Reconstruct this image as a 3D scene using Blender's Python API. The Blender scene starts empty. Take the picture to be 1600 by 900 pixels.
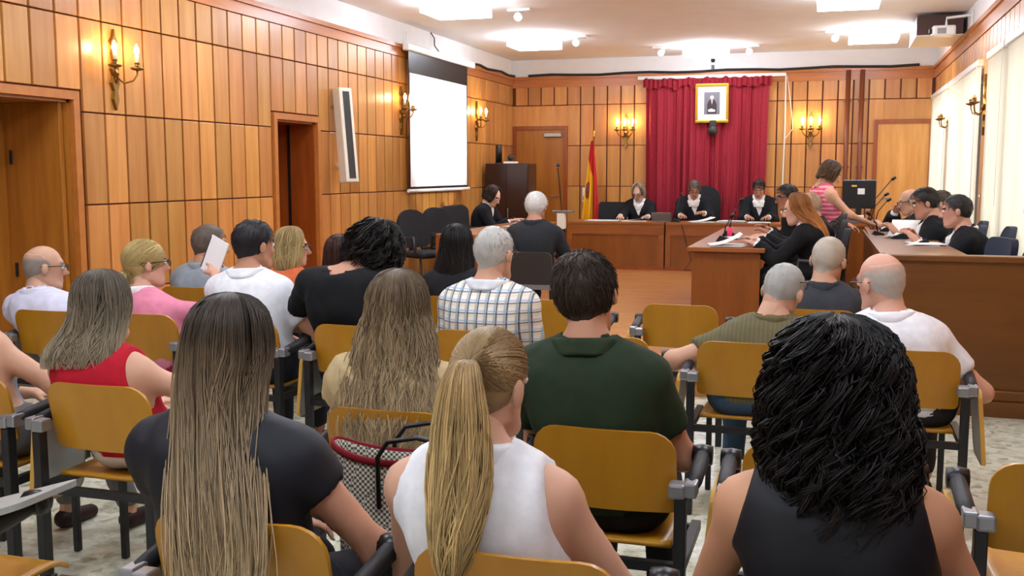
import bpy, bmesh, math, random
import numpy as np
from mathutils import Vector, Matrix
random.seed(7); rng = np.random.default_rng(7)
PI = math.pi
scene = bpy.context.scene
COL = scene.collection

# ---------------------------------------------------------------- camera
cam_d = bpy.data.cameras.new('camera'); cam_d.sensor_width = 36; cam_d.lens = 36.0
cam = bpy.data.objects.new('camera', cam_d); COL.objects.link(cam)
cam.location = (0, 0, 1.55)
cam.rotation_euler = (math.radians(90 - 6.4895), 0, math.radians(17.2494))
cam_d.clip_start = .05
scene.camera = cam

# ---------------------------------------------------------------- world, exposure
world = bpy.data.worlds.new('daylight'); scene.world = world; world.use_nodes = True
bg = world.node_tree.nodes['Background']
bg.inputs['Color'].default_value = (.93, .97, 1.0, 1); bg.inputs['Strength'].default_value = 3.4
scene.view_settings.view_transform = 'Standard'; scene.view_settings.look = 'None'
scene.view_settings.gamma = 1; scene.view_settings.use_curve_mapping = False
scene.view_settings.exposure = 0.0
LAMP = 22.5          # ceiling panel radiance
CANDLE = 190.0       # sconce bulb radiance

# ---------------------------------------------------------------- materials
def srgb(c):
    if isinstance(c, str):
        c = tuple(int(c[i:i+2], 16)/255 for i in (0, 2, 4))
    return tuple((v/12.92 if v <= .04045 else ((v+.055)/1.055)**2.4) for v in c)
class NT:
    def __init__(s, name):
        s.m = bpy.data.materials.new(name); s.m.use_nodes = True
        s.t = s.m.node_tree; s.b = s.t.nodes['Principled BSDF']; s.out = s.t.nodes['Material Output']
    def n(s, typ, **kw):
        nd = s.t.nodes.new(typ)
        for k, v in kw.items():
            if k.startswith('_'): setattr(nd, k[1:], v)
            else: nd.inputs[k.replace('__', ' ')].default_value = v
        return nd
    def l(s, a, b): s.t.links.new(a, b)
def coords(nt, scale=(1, 1, 1), src='Object'):
    tc = nt.n('ShaderNodeTexCoord'); mp = nt.n('ShaderNodeMapping'); mp.inputs['Scale'].default_value = scale
    nt.l(tc.outputs[src], mp.inputs['Vector']); return mp.outputs['Vector']
def ramp(nt, fac, stops):
    r = nt.n('ShaderNodeValToRGB'); cr = r.color_ramp
    while len(cr.elements) < len(stops): cr.elements.new(.5)
    for e, (p, c) in zip(cr.elements, stops): e.position = p; e.color = (*c, 1)
    nt.l(fac, r.inputs['Fac']); return r.outputs['Color']
def bump(nt, h, strength=.2, dist=.01):
    b = nt.n('ShaderNodeBump', Strength=strength, Distance=dist); nt.l(h, b.inputs['Height']); nt.l(b.outputs['Normal'], nt.b.inputs['Normal'])
def mat(name, c, rough=.5, metal=0, noise=0, scale=40, bmp=0, spec=.5, coat=0):
    nt = NT(name); c = srgb(c)
    nt.b.inputs['Base Color'].default_value = (*c, 1); nt.b.inputs['Roughness'].default_value = rough
    nt.b.inputs['Metallic'].default_value = metal; nt.b.inputs['Specular IOR Level'].default_value = spec
    if coat: nt.b.inputs['Coat Weight'].default_value = coat; nt.b.inputs['Coat Roughness'].default_value = .15
    if noise or bmp:
        tx = nt.n('ShaderNodeTexNoise', Scale=scale, Detail=4.0); nt.l(coords(nt), tx.inputs['Vector'])
        if noise:
            nt.l(ramp(nt, tx.outputs['Fac'], [(.3, tuple(v*(1-noise) for v in c)), (.7, tuple(min(1, v*(1+noise)) for v in c))]), nt.b.inputs['Base Color'])
        if bmp: bump(nt, tx.outputs['Fac'], bmp)
    return nt.m
def wood(name, a, b, scale=(14, 14, 1.2), rough=.35, rand=.35, coat=.15, spec=.4):
    """grain stretched along local z, shade varied from piece to piece"""
    nt = NT(name); a = srgb(a); b = srgb(b)
    oi = nt.n('ShaderNodeObjectInfo'); tc = nt.n('ShaderNodeTexCoord'); mp = nt.n('ShaderNodeMapping'); mp.inputs['Scale'].default_value = scale
    add = nt.n('ShaderNodeVectorMath', _operation='ADD'); mul = nt.n('ShaderNodeMath', _operation='MULTIPLY'); mul.inputs[1].default_value = 37.0
    nt.l(oi.outputs['Random'], mul.inputs[0]); nt.l(tc.outputs['Object'], mp.inputs['Vector'])
    nt.l(mp.outputs['Vector'], add.inputs[0]); nt.l(mul.outputs[0], add.inputs[1])
    tx = nt.n('ShaderNodeTexNoise', Scale=1.0, Detail=6.0, Roughness=.6); nt.l(add.outputs[0], tx.inputs['Vector'])
    col = ramp(nt, tx.outputs['Fac'], [(.28, b), (.72, a)])
    hsv = nt.n('ShaderNodeHueSaturation'); nt.l(col, hsv.inputs['Color'])
    mr = nt.n('ShaderNodeMapRange'); mr.inputs['To Min'].default_value = 1-rand; mr.inputs['To Max'].default_value = 1+rand*.6
    nt.l(oi.outputs['Random'], mr.inputs['Value']); nt.l(mr.outputs['Result'], hsv.inputs['Value'])
    hr = nt.n('ShaderNodeMapRange'); hr.inputs['To Min'].default_value = .5-.035*rand; hr.inputs['To Max'].default_value = .5+.02*rand; fr_ = nt.n('ShaderNodeMath', _operation='FRACT'); nt.l(mul.outputs[0], fr_.inputs[0]); nt.l(fr_.outputs[0], hr.inputs['Value']); nt.l(hr.outputs['Result'], hsv.inputs['Hue'])
    nt.l(hsv.outputs['Color'], nt.b.inputs['Base Color'])
    nt.b.inputs['Roughness'].default_value = rough; nt.b.inputs['Specular IOR Level'].default_value = spec
    nt.b.inputs['Coat Weight'].default_value = coat; nt.b.inputs['Coat Roughness'].default_value = .2
    bump(nt, tx.outputs['Fac'], .05)
    return nt.m
def emis(name, c, s):
    nt = NT(name); nt.b.inputs['Base Color'].default_value = (.8, .8, .8, 1)
    nt.b.inputs['Emission Color'].default_value = (*srgb(c), 1); nt.b.inputs['Emission Strength'].default_value = s; return nt.m
def vcol(name, rough=.5, spec=.4, bmp=0, scale=200, att='Col', sheen=0):
    nt = NT(name); a = nt.n('ShaderNodeAttribute', _attribute_name=att); nt.l(a.outputs['Color'], nt.b.inputs['Base Color'])
    nt.b.inputs['Roughness'].default_value = rough; nt.b.inputs['Specular IOR Level'].default_value = spec
    if bmp:
        tx = nt.n('ShaderNodeTexNoise', Scale=scale, Detail=3.0); nt.l(coords(nt), tx.inputs['Vector']); bump(nt, tx.outputs['Fac'], bmp)
    return nt.m
def terrazzo():
    nt = NT('terrazzo'); v = coords(nt)
    vo = nt.n('ShaderNodeTexVoronoi', Scale=26.0); nt.l(v, vo.inputs['Vector'])
    ns = nt.n('ShaderNodeTexNoise', Scale=9.0, Detail=6.0, Roughness=.7); nt.l(v, ns.inputs['Vector'])
    c1 = ramp(nt, vo.outputs['Color'], [(.0, srgb('8f8c78')), (.25, srgb('cfd0bd')), (.7, srgb('dcdccb')), (1, srgb('e8e7da'))])
    c2 = ramp(nt, ns.outputs['Fac'], [(.34, srgb('b5b4a0')), (.52, (.95, .96, .9))])
    mx = nt.n('ShaderNodeMix', _data_type='RGBA', _blend_type='MULTIPLY'); mx.inputs[0].default_value = .8
    nt.l(c1, mx.inputs[6]); nt.l(c2, mx.inputs[7]); nt.l(mx.outputs[2], nt.b.inputs['Base Color'])
    nt.b.inputs['Roughness'].default_value = .25; return nt.m
def parquet():
    nt = NT('parquet'); v = coords(nt)
    br = nt.n('ShaderNodeTexBrick', Scale=1.0); nt.l(v, br.inputs['Vector'])
    br.inputs['Brick Width'].default_value = .4; br.inputs['Row Height'].default_value = .07; br.inputs['Mortar Size'].default_value = .0015
    br.inputs['Color1'].default_value = (*srgb('b57c42'), 1); br.inputs['Color2'].default_value = (*srgb('9c622d'), 1); br.inputs['Mortar'].default_value = (*srgb('6b3d18'), 1)
    nt.l(br.outputs['Color'], nt.b.inputs['Base Color']); nt.b.inputs['Roughness'].default_value = .3; return nt.m
def plaid():
    nt = NT('plaid_cotton'); tc = nt.n('ShaderNodeTexCoord'); sp = nt.n('ShaderNodeSeparateXYZ'); nt.l(tc.outputs['Object'], sp.inputs[0])
    def stripes(sock, period, width, off):
        m = nt.n('ShaderNodeMath', _operation='MULTIPLY_ADD'); m.inputs[1].default_value = 1/period; m.inputs[2].default_value = off; nt.l(sock, m.inputs[0])
        f = nt.n('ShaderNodeMath', _operation='FRACT'); nt.l(m.outputs[0], f.inputs[0])
        c = nt.n('ShaderNodeMath', _operation='LESS_THAN'); c.inputs[1].default_value = width; nt.l(f.outputs[0], c.inputs[0]); return c.outputs[0]
    col = None
    rgb = nt.n('ShaderNodeRGB'); rgb.outputs[0].default_value = (*srgb('e9e7e2'), 1); col = rgb.outputs[0]
    for ax, per, w, off, c, f in ((0, .048, .42, .3, 'd8c48a', .55), (2, .048, .42, .1, 'd8c48a', .45), (0, .048, .16, 0, '2a3450', .85), (2, .048, .14, .8, '3a4a70', .75), (0, .048, .14, .2, '7ba6c8', .8), (2, .048, .12, .55, '7ba6c8', .6)):
        mx = nt.n('ShaderNodeMix', _data_type='RGBA'); k = nt.n('ShaderNodeMath', _operation='MULTIPLY'); k.inputs[1].default_value = f
        nt.l(stripes(sp.outputs[ax], per, w, off), k.inputs[0]); nt.l(k.outputs[0], mx.inputs[0]); nt.l(col, mx.inputs[6]); mx.inputs[7].default_value = (*srgb(c), 1); col = mx.outputs[2]
    nt.l(col, nt.b.inputs['Base Color']); nt.b.inputs['Roughness'].default_value = .8; return nt.m
def stripes_mat(name, c1, c2, period, width, axis=2, warp=.006):
    nt = NT(name); tc = nt.n('ShaderNodeTexCoord'); sp = nt.n('ShaderNodeSeparateXYZ'); nt.l(tc.outputs['Object'], sp.inputs[0])
    ns = nt.n('ShaderNodeTexNoise', Scale=14.0); nt.l(tc.outputs['Object'], ns.inputs['Vector'])
    w = nt.n('ShaderNodeMath', _operation='MULTIPLY_ADD'); w.inputs[1].default_value = warp*4; nt.l(ns.outputs['Fac'], w.inputs[0]); nt.l(sp.outputs[axis], w.inputs[2])
    m = nt.n('ShaderNodeMath', _operation='MULTIPLY'); m.inputs[1].default_value = 1/period; nt.l(w.outputs[0], m.inputs[0])
    f = nt.n('ShaderNodeMath', _operation='FRACT'); nt.l(m.outputs[0], f.inputs[0])
    nt.l(ramp(nt, f.outputs[0], [(width-.08, srgb(c1)), (width+.08, srgb(c2))]), nt.b.inputs['Base Color']); nt.b.inputs['Roughness'].default_value = .85; return nt.m
def woven(name, c1, c2, s=60):
    nt = NT(name); v = coords(nt, (s, s, s)); ck = nt.n('ShaderNodeTexChecker', Scale=1.0); nt.l(v, ck.inputs['Vector'])
    ns = nt.n('ShaderNodeTexNoise', Scale=2.0); nt.l(v, ns.inputs['Vector'])
    ck.inputs['Color1'].default_value = (*srgb(c1), 1); ck.inputs['Color2'].default_value = (*srgb(c2), 1)
    nt.l(ck.outputs['Color'], nt.b.inputs['Base Color']); nt.b.inputs['Roughness'].default_value = .8; bump(nt, ck.outputs['Fac'], .3); return nt.m
def blind_mat():
    nt = NT('blind_fabric'); nt.t.nodes.remove(nt.b)
    d = nt.n('ShaderNodeBsdfDiffuse'); d.inputs['Color'].default_value = (*srgb('f4f0e4'), 1)
    t = nt.n('ShaderNodeBsdfTranslucent'); t.inputs['Color'].default_value = (*srgb('fbf6e8'), 1)
    mx = nt.n('ShaderNodeMixShader'); mx.inputs[0].default_value = .6
    nt.l(d.outputs[0], mx.inputs[1]); nt.l(t.outputs[0], mx.inputs[2]); nt.l(mx.outputs[0], nt.out.inputs['Surface']); return nt.m
def glass_mat():
    nt = NT('clear_glass'); nt.t.nodes.remove(nt.b)
    g = nt.n('ShaderNodeBsdfGlossy'); g.inputs['Roughness'].default_value = .02; t = nt.n('ShaderNodeBsdfTransparent')
    mx = nt.n('ShaderNodeMixShader'); mx.inputs[0].default_value = .08
    nt.l(t.outputs[0], mx.inputs[1]); nt.l(g.outputs[0], mx.inputs[2]); nt.l(mx.outputs[0], nt.out.inputs['Surface']); return nt.m

M = dict(
    panel=wood('panel_wood', 'd2964f', 'ba7a36', rand=.24), rail=mat('rail_wood', 'b8702f', .4, noise=.12, scale=12), groove=mat('groove_dark', '6b2f10', .6),
    door=wood('door_wood', 'bb7a2c', '9c5f1e', rand=.06), doordark=wood('door_dark_wood', 'a04f1a', '7e380f', rand=.05), cornice=wood('cornice_wood', 'c57a37', 'a86128', (1.2, 1.2, 14), rand=.03),
    white=mat('white_plaster', 'f4f4f4', .9, noise=.02, scale=6), ceil=mat('ceiling_plaster', 'f9f8f6', .9, noise=.02, scale=3),
    terr=terrazzo(), parq=parquet(), desk=wood('desk_wood', '9c5a22', '824716', (1.5, 8, 8), rand=.05, rough=.4), deskface=wood('desk_face_wood', '8f521a', '774111', (8, 8, 1.2), rand=.06, rough=.35),
    counter=wood('counter_wood', '7c4d1a', '643b11', (1.2, 8, 8), rand=.05),
    ply=wood('chair_plywood', 'bf871b', 'b07613', (9, 9, 1.0), rand=.05, rough=.35, coat=.2), plyedge=mat('ply_edge', 'd9a548', .5),
    steel=mat('black_steel', '15161a', .4), alu=mat('grey_aluminium', '9a9b9f', .35, metal=.7), rubber=mat('black_rubber', '1b1b1e', .6, bmp=.05), tablet=mat('grey_laminate', 'a3a39c', .45),
    blackfab=mat('black_fabric', '1b1b1e', .85, bmp=.15, scale=300), bluefab=mat('navy_fabric', '252c3f', .8, bmp=.1, scale=300), greyplastic=mat('grey_plastic', '6d6c6a', .5), dgrey=mat('dark_grey_plastic', '2e2d2c', .5),
    brass=mat('old_brass', '8b6a35', .35, metal=.9), gold=mat('gold', 'd8a93a', .3, metal=.9), cream=mat('cream_enamel', 'e8e2d0', .5), wplastic=mat('white_plastic', 'e6e6e2', .4),
    paper=mat('paper', 'f2f1ee', .8), black=mat('black_plastic', '0e0e10', .35), tv=mat('dark_wood_gloss', '331a12', .25), red=mat('red_plastic', 'c4232a', .4), pinkpl=mat('pink_plastic', 'e8366f', .4),
    curtain=mat('red_velvet', '97182b', .8, noise=.12, scale=30, bmp=.1), flagred=mat('flag_red', 'c81e23', .7), flagyel=mat('flag_yellow', 'f2b61c', .7), emblem=mat('flag_emblem', '7d3419', .7),
    bulb=emis('bulb_glow', 'ffd9a0', CANDLE), lamp=emis('lamp_diffuser', 'e6eefc', LAMP), spotglow=emis('spot_glow', 'fff3e2', LAMP), candle=mat('candle_sleeve', 'efe3c2', .5),
    screen=mat('screen_fabric', 'fafafa', .8), blind=blind_mat(), glass=glass_mat(), pane=glass_mat(), frame=mat('window_frame', '3d2a1c', .5), bluetape=mat('window_edge', '4a2fb0', .5),
    photo=mat('photo_grey', '77747a', .5), suit=mat('photo_suit', '3a3033', .6), face=mat('photo_face', 'e8d8cc', .6), acdark=mat('unit_front', '4b3330', .5),
    brownpipe=mat('painted_pipe', '7b3f22', .4), cable=mat('cable', '161514', .6), wcable=mat('white_cable', 'e6e0d4', .5), skyblue=mat('label_yellow', 'd8b83a', .5),
)

# ---------------------------------------------------------------- mesh helpers
def tag(o, label=None, cat=None, group=None, kind=None):
    for k, v in (('label', label), ('category', cat), ('group', group), ('kind', kind)):
        if v: o[k] = v
    return o
def thing(name, label, cat, loc=(0, 0, 0), rz=0, group=None):
    o = bpy.data.objects.new(name, None); COL.objects.link(o); o.location = loc; o.rotation_euler = (0, 0, rz); o.empty_display_size = .1
    return tag(o, label, cat, group)
def link(name, me, m=None, parent=None, smooth=False):
    o = bpy.data.objects.new(name, me); COL.objects.link(o)
    if m is not None:
        for mm in (m if isinstance(m, (list, tuple)) else [m]): me.materials.append(M[mm] if isinstance(mm, str) else mm)
    if parent: o.parent = parent
    if smooth: me.polygons.foreach_set('use_smooth', [True]*len(me.polygons))
    return o
class B:
    """bmesh collector: boxes, tubes, lathes, prisms; one mesh object per build()"""
    def __init__(s): s.v = []; s.f = []; s.mi = []; s.cur = 0
    def add(s, vs, fs):
        o = len(s.v); s.v += [tuple(map(float, v)) for v in vs]; s.f += [tuple(i+o for i in f) for f in fs]; s.mi += [s.cur]*len(fs); return s
    def box(s, x0, x1, y0, y1, z0, z1, b=0):
        if b <= 0:
            vs = [(x, y, z) for z in (z0, z1) for y in (y0, y1) for x in (x0, x1)]
            return s.add(vs, [(0, 2, 3, 1), (4, 5, 7, 6), (0, 1, 5, 4), (2, 6, 7, 3), (0, 4, 6, 2), (1, 3, 7, 5)])
        bm = bmesh.new(); bmesh.ops.create_cube(bm, size=1)
        for v in bm.verts: v.co = Vector(((x0+x1)/2+v.co.x*(x1-x0), (y0+y1)/2+v.co.y*(y1-y0), (z0+z1)/2+v.co.z*(z1-z0)))
        bmesh.ops.bevel(bm, geom=bm.edges[:], offset=b, segments=2, affect='EDGES', profile=.5)
        return s.bm(bm)
    def bm(s, bm):
        bm.verts.index_update(); s.add([v.co[:] for v in bm.verts], [[v.index for v in f.verts] for f in bm.faces]); bm.free(); return s
    def tube(s, pts, r, n=8, cap=True):
        pts = [Vector(p) for p in pts]; rs = r if isinstance(r, (list, tuple)) else [r]*len(pts)
        vs = []; ref = None
        for i, p in enumerate(pts):
            t = (pts[min(i+1, len(pts)-1)]-pts[max(i-1, 0)]).normalized()
            if ref is None: ref = t.orthogonal().normalized()
            ref = (ref-t*ref.dot(t)); ref = ref.normalized() if ref.length > 1e-6 else t.orthogonal().normalized(); bi = t.cross(ref)
            for k in range(n):
                a = 2*PI*k/n; vs.append(p+(ref*math.cos(a)+bi*math.sin(a))*rs[i])
        fs = [(i*n+k, i*n+(k+1) % n, (i+1)*n+(k+1) % n, (i+1)*n+k) for i in range(len(pts)-1) for k in range(n)]
        if cap: fs += [tuple(range(n))[::-1], tuple(range((len(pts)-1)*n, len(pts)*n))]
        return s.add(vs, fs)
    def lathe(s, prof, c=(0, 0, 0), n=12, axis='z'):
        vs = []
        for r, z in prof:
            for k in range(n):
                a = 2*PI*k/n; q = (r*math.cos(a), r*math.sin(a), z)
                if axis == 'x': q = (q[2], q[0], q[1])
                if axis == 'y': q = (q[0], q[2], q[1])
                vs.append((c[0]+q[0], c[1]+q[1], c[2]+q[2]))
        fs = [(i*n+k, i*n+(k+1) % n, (i+1)*n+(k+1) % n, (i+1)*n+k) for i in range(len(prof)-1) for k in range(n)]
        fs += [tuple(range(n))[::-1], tuple(range((len(prof)-1)*n, len(prof)*n))]
        return s.add(vs, fs)
    def prism(s, poly, fn0, fn1):
        n = len(poly); vs = [fn0(*p) for p in poly]+[fn1(*p) for p in poly]
        return s.add(vs, [tuple(range(n))[::-1], tuple(range(n, 2*n))]+[(k, (k+1) % n, n+(k+1) % n, n+k) for k in range(n)])
    def sheet(s, fn, nu, nv):
        vs = [fn(i/nu, j/nv) for j in range(nv+1) for i in range(nu+1)]
        return s.add(vs, [(j*(nu+1)+i, j*(nu+1)+i+1, (j+1)*(nu+1)+i+1, (j+1)*(nu+1)+i) for j in range(nv) for i in range(nu)])
    def mesh(s, name):
        me = bpy.data.meshes.new(name); me.from_pydata(s.v, [], s.f); me.polygons.foreach_set('material_index', s.mi)
        bm = bmesh.new(); bm.from_mesh(me); bmesh.ops.recalc_face_normals(bm, faces=bm.faces); bm.to_mesh(me); bm.free(); me.update(); return me
    def build(s, name, m, parent=None, smooth=False): return link(name, s.mesh(name), m, parent, smooth)
def solid(o, t, off=0):
    md = o.modifiers.new('thickness', 'SOLIDIFY'); md.thickness = t; md.offset = off; return o
def autosmooth(o, ang=40):
    me = o.data; me.polygons.foreach_set('use_smooth', [True]*len(me.polygons))
    bm = bmesh.new(); bm.from_mesh(me)
    for e in bm.edges: e.smooth = len(e.link_faces) < 2 or e.calc_face_angle(0) < math.radians(ang)
    bm.to_mesh(me); bm.free(); return o
def copy_tree(o, parent=None):
    c = o.copy(); COL.objects.link(c); c.parent = parent
    for ch in list(o.children): copy_tree(ch, c)
    return c
def rrect(x0, x1, z0, z1, r, n=5, rb=None):
    rb = r if rb is None else rb; pts = []
    for cx, cz, a0, rr in ((x1-r, z1-r, 0, r), (x0+r, z1-r, 90, r), (x0+rb, z0+rb, 180, rb), (x1-rb, z0+rb, 270, rb)):
        for k in range(n+1):
            a = math.radians(a0+90*k/n); pts.append((cx+rr*math.cos(a), cz+rr*math.sin(a)))
    return pts

# ---------------------------------------------------------------- the room (metres; x right, y towards the bench, z up)
XL, XR, YB, YF, ZC, ZW = -5.12, 1.43, 16.5, -1.6, 3.37, 3.08
PLAT, PY = .15, 7.03
S = dict(kind='structure')
def struct(name, b, m, parent=None, label=None):
    o = b.build(name, m, parent)
    if not parent: tag(o, label=label, kind='structure')
    return o
struct('floor', B().box(XL-.6, XR+.3, YF, YB+.3, -.1, 0), 'terr', label='speckled grey terrazzo floor under the audience chairs')
plat = struct('platform', B().box(XL, XR, PY, YB, 0, PLAT), 'parq', label='low parquet platform in front of the audience')
struct('platform_nosing', B().box(XL, .36, PY-.02, PY, .1, PLAT+.004).box(.36, XR, PY-.05, PY, 0, .1), 'counter', plat)
struct('ceiling', B().box(XL-.3, XR+.3, YF, YB+.3, ZC, ZC+.1), 'ceil', label='flat cream ceiling')

# doors of the left wall: (y0, y1, top)
LD = [(4.72, 6.02, 2.05), (8.79, 9.6, 2.05)]
wl = B(); ycur = YF
for y0, y1, zt in LD:
    wl.box(XL-.2, XL, ycur, y0, 0, ZC); wl.box(XL-.2, XL, y0, y1, zt, ZC); ycur = y1
wl.box(XL-.2, XL, ycur, YB, 0, ZC)
wall_left = struct('wall_left', wl, 'groove', label='left wall clad in upright honey-brown wood panels')
wall_back = struct('wall_back', B().box(XL-.2, XR+.2, YB, YB+.2, 0, ZC), 'groove', label='end wall clad in wood panels behind the judges')
WIN = [(8.2, 9.6), (9.68, 10.7), (11.3, 14.05), (14.25, 16.42)]; WZ0, WZ1 = .75, 2.58
wr = B(); ycur = YF
for y0, y1 in WIN:
    wr.box(XR, XR+.2, ycur, y0, 0, ZC); wr.box(XR, XR+.2, y0, y1, WZ1, ZC); wr.box(XR, XR+.2, y0, y1, 0, WZ0); ycur = y1
wr.box(XR, XR+.2, ycur, YB, 0, ZC)
wall_right = struct('wall_right', wr, 'groove', label='window wall with wood panels and tall blinds')
wall_rear = struct('wall_rear', B().box(XL-.2, XR+.2, YF-.1, YF, 0, ZC), 'white', label='plain wall behind the audience')
# white plaster band above the panelling
struct('plaster_band', B().box(XL, XL+.005, YF, YB, ZW, ZC), 'white', wall_left)
struct('plaster_band', B().box(XL, XR, YB-.005, YB, ZW, ZC), 'white', wall_back)
struct('plaster_band', B().box(XR-.005, XR, YF, YB, ZW, ZC), 'white', wall_right)
# cornice rail over the panels
struct('cornice', B().box(XL, XL+.035, YF, YB, 2.95, ZW).box(XL, XL+.06, YF, YB, ZW-.03, ZW+.015), 'cornice', wall_left)
struct('cornice', B().box(XL, XR, YB-.035, YB, 2.92, ZW).box(XL, XR, YB-.06, YB, ZW-.03, ZW+.015), 'cornice', wall_back)
struct('cornice', B().box(XR-.035, XR, YF, YB, 2.92, ZW).box(XR-.06, XR, YF, YB, ZW-.03, ZW+.015), 'cornice', wall_right)
ROWS = [(.15, .65), (.65, 1.31), (1.31, 1.97), (1.97, 2.63), (2.63, 2.95)]
def panel_mesh(w, h):
    g = .0105; d = .024
    b = B(); b.box(-w/2+g, w/2-g, -d, 0, -h/2+g*.5, h/2-g*.5, .004); return b.mesh('panel')
pm_left = [panel_mesh(.235, z1-z0) for z0, z1 in ROWS]; pm_back = [panel_mesh(.222, z1-z0) for z0, z1 in ROWS]
pm_door = panel_mesh(.235, .51)
for me in pm_left+pm_back+[pm_door]: me.materials.append(M['panel'])
def put_panel(me, parent, loc, rz):
    o = bpy.data.objects.new('panel', me); COL.objects.link(o); o.location = loc; o.rotation_euler = (0, 0, rz); o.parent = parent
k = 0
y = 6.13-.235*5
while y < YB-.05:
    for r, (z0, z1) in enumerate(ROWS):
        if any(y+.235 > a+.02 and y < b_-.02 and z0 < zt for a, b_, zt in LD):
            if r == 3: put_panel(pm_door, wall_left, (XL+.001, y+.1175, 2.375), PI/2)
            continue
        put_panel(pm_left[r], wall_left, (XL+.001, y+.1175, (z0+z1)/2), PI/2)
    y += .235
x = XL+.02
xs = [-4.17+.222*i for i in range(-4, 25)]
for x in xs:
    for r, (z0, z1) in enumerate(ROWS):
        if x < -4.2 and z0 < 2.2: continue
        if x > .5 and z0 < 2.2: continue
        if -2.8 < x < -1.2 and z0 > .6: continue
        if x+.222 > XR: continue
        put_panel(pm_back[r], wall_back, (x+.111, YB-.001, (z0+z1)/2), 0)
y = 7.2
pm_r = panel_mesh(.235, .34); pm_r.materials.append(M['panel']); pm_p = panel_mesh(.235, .66); pm_p.materials.append(M['panel'])
while y < YB-.24:
    put_panel(pm_r, wall_right, (XR-.001, y+.117, 2.75), -PI/2); y += .235
yy = 8.2-.235
while yy > 2.6:      # the stretch of panelling beside the audience
    for r, (z0, z1) in enumerate(ROWS[:4]): put_panel(pm_left[r], wall_right, (XR-.001, yy+.1175, (z0+z1)/2), -PI/2)
    if yy < 7.1: put_panel(pm_r, wall_right, (XR-.001, yy+.117, 2.75), -PI/2)
    yy -= .235
for yy in (10.76, 11.0, 14.15-.02):
    for z0, z1 in ROWS[1:4]: put_panel(pm_p, wall_right, (XR-.001, yy+.12, (z0+z1)/2), -PI/2)
# doors on the left: deep reveals with leaves
for i, (y0, y1, zt) in enumerate(LD):
    dpt = .55
    zf = 0 if i == 0 else PLAT
    d = struct('door_%d' % (i+1), B().box(XL-dpt, XL-dpt+.04, y0, y1, zf, zt), 'door' if i == 0 else 'doordark', label=['wide wooden double door in deep reveal at left edge', 'narrow dark wooden door recess beside column loudspeaker'][i])
    struct('reveal', B().box(XL-dpt, XL+.0, y1-.02, y1, zf, zt).box(XL-dpt, XL, y0, y0+.02, zf, zt).box(XL-dpt, XL, y0, y1, zt-.02, zt), 'door' if i == 0 else 'doordark', d)
    struct('architrave', B().box(XL, XL+.045, y1, y1+.06, zf, zt+.06).box(XL, XL+.045, y0-.06, y0, zf, zt+.06).box(XL, XL+.045, y0, y1, zt, zt+.06), 'rail', d)
    if i == 0:
        struct('door_leaf', B().box(XL-dpt+.04, XL-.03, y1-.07, y1-.03, .02, zt-.02, .004), 'door', d)
        struct('hinge', B().tube([(XL-dpt+.1, y1-.075, 1.6), (XL-dpt+.1, y1-.075, 1.7)], .012).tube([(XL-dpt+.1, y1-.075, .8), (XL-dpt+.1, y1-.075, .9)], .012), 'steel', d)
    else:
        struct('door_leaf', B().box(XL-dpt+.04, XL-dpt+.06, y0+.04, y1-.05, zf+.02, zt-.02), 'doordark', d)
        struct('door_edge', B().box(XL-.3, XL-.27, y1-.03, y1-.002, zf+.02, zt-.02), 'steel', d)
# doors in the end wall
for i, (x0, x1, zt, mm, lab) in enumerate([(-5.03, -4.22, 2.23, 'door', 'honey-brown flush door beside the flag'), (.64, 1.36, 2.26, 'panel', 'pale brown flush door in the right corner')]):
    d = struct('door_%d' % (i+3), B().box(x0, x1, YB-.045, YB-.002, PLAT, zt), mm, label=lab)
    struct('door_frame', B().box(x0-.06, x0, YB-.07, YB-.002, PLAT, zt+.06).box(x1, x1+.06, YB-.07, YB-.002, PLAT, zt+.06).box(x0, x1, YB-.07, YB-.002, zt, zt+.06), 'doordark', d)
    struct('infill_panel', B().box(x0-.1, x1+.1, YB-.02, YB-.002, zt+.065, 2.62), 'panel', d)
    if i == 0: struct('door_closer', B().box(-4.55, -4.25, YB-.1, YB-.05, zt-.12, zt-.05, .01), 'alu', d)
    struct('door_handle', B().tube([(x0+.08 if i else x1-.08, YB-.045, 1.15), (x0+.08 if i else x1-.08, YB-.09, 1.15), (x0+.2 if i else x1-.2, YB-.09, 1.15)], .01), 'alu', d)
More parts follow.
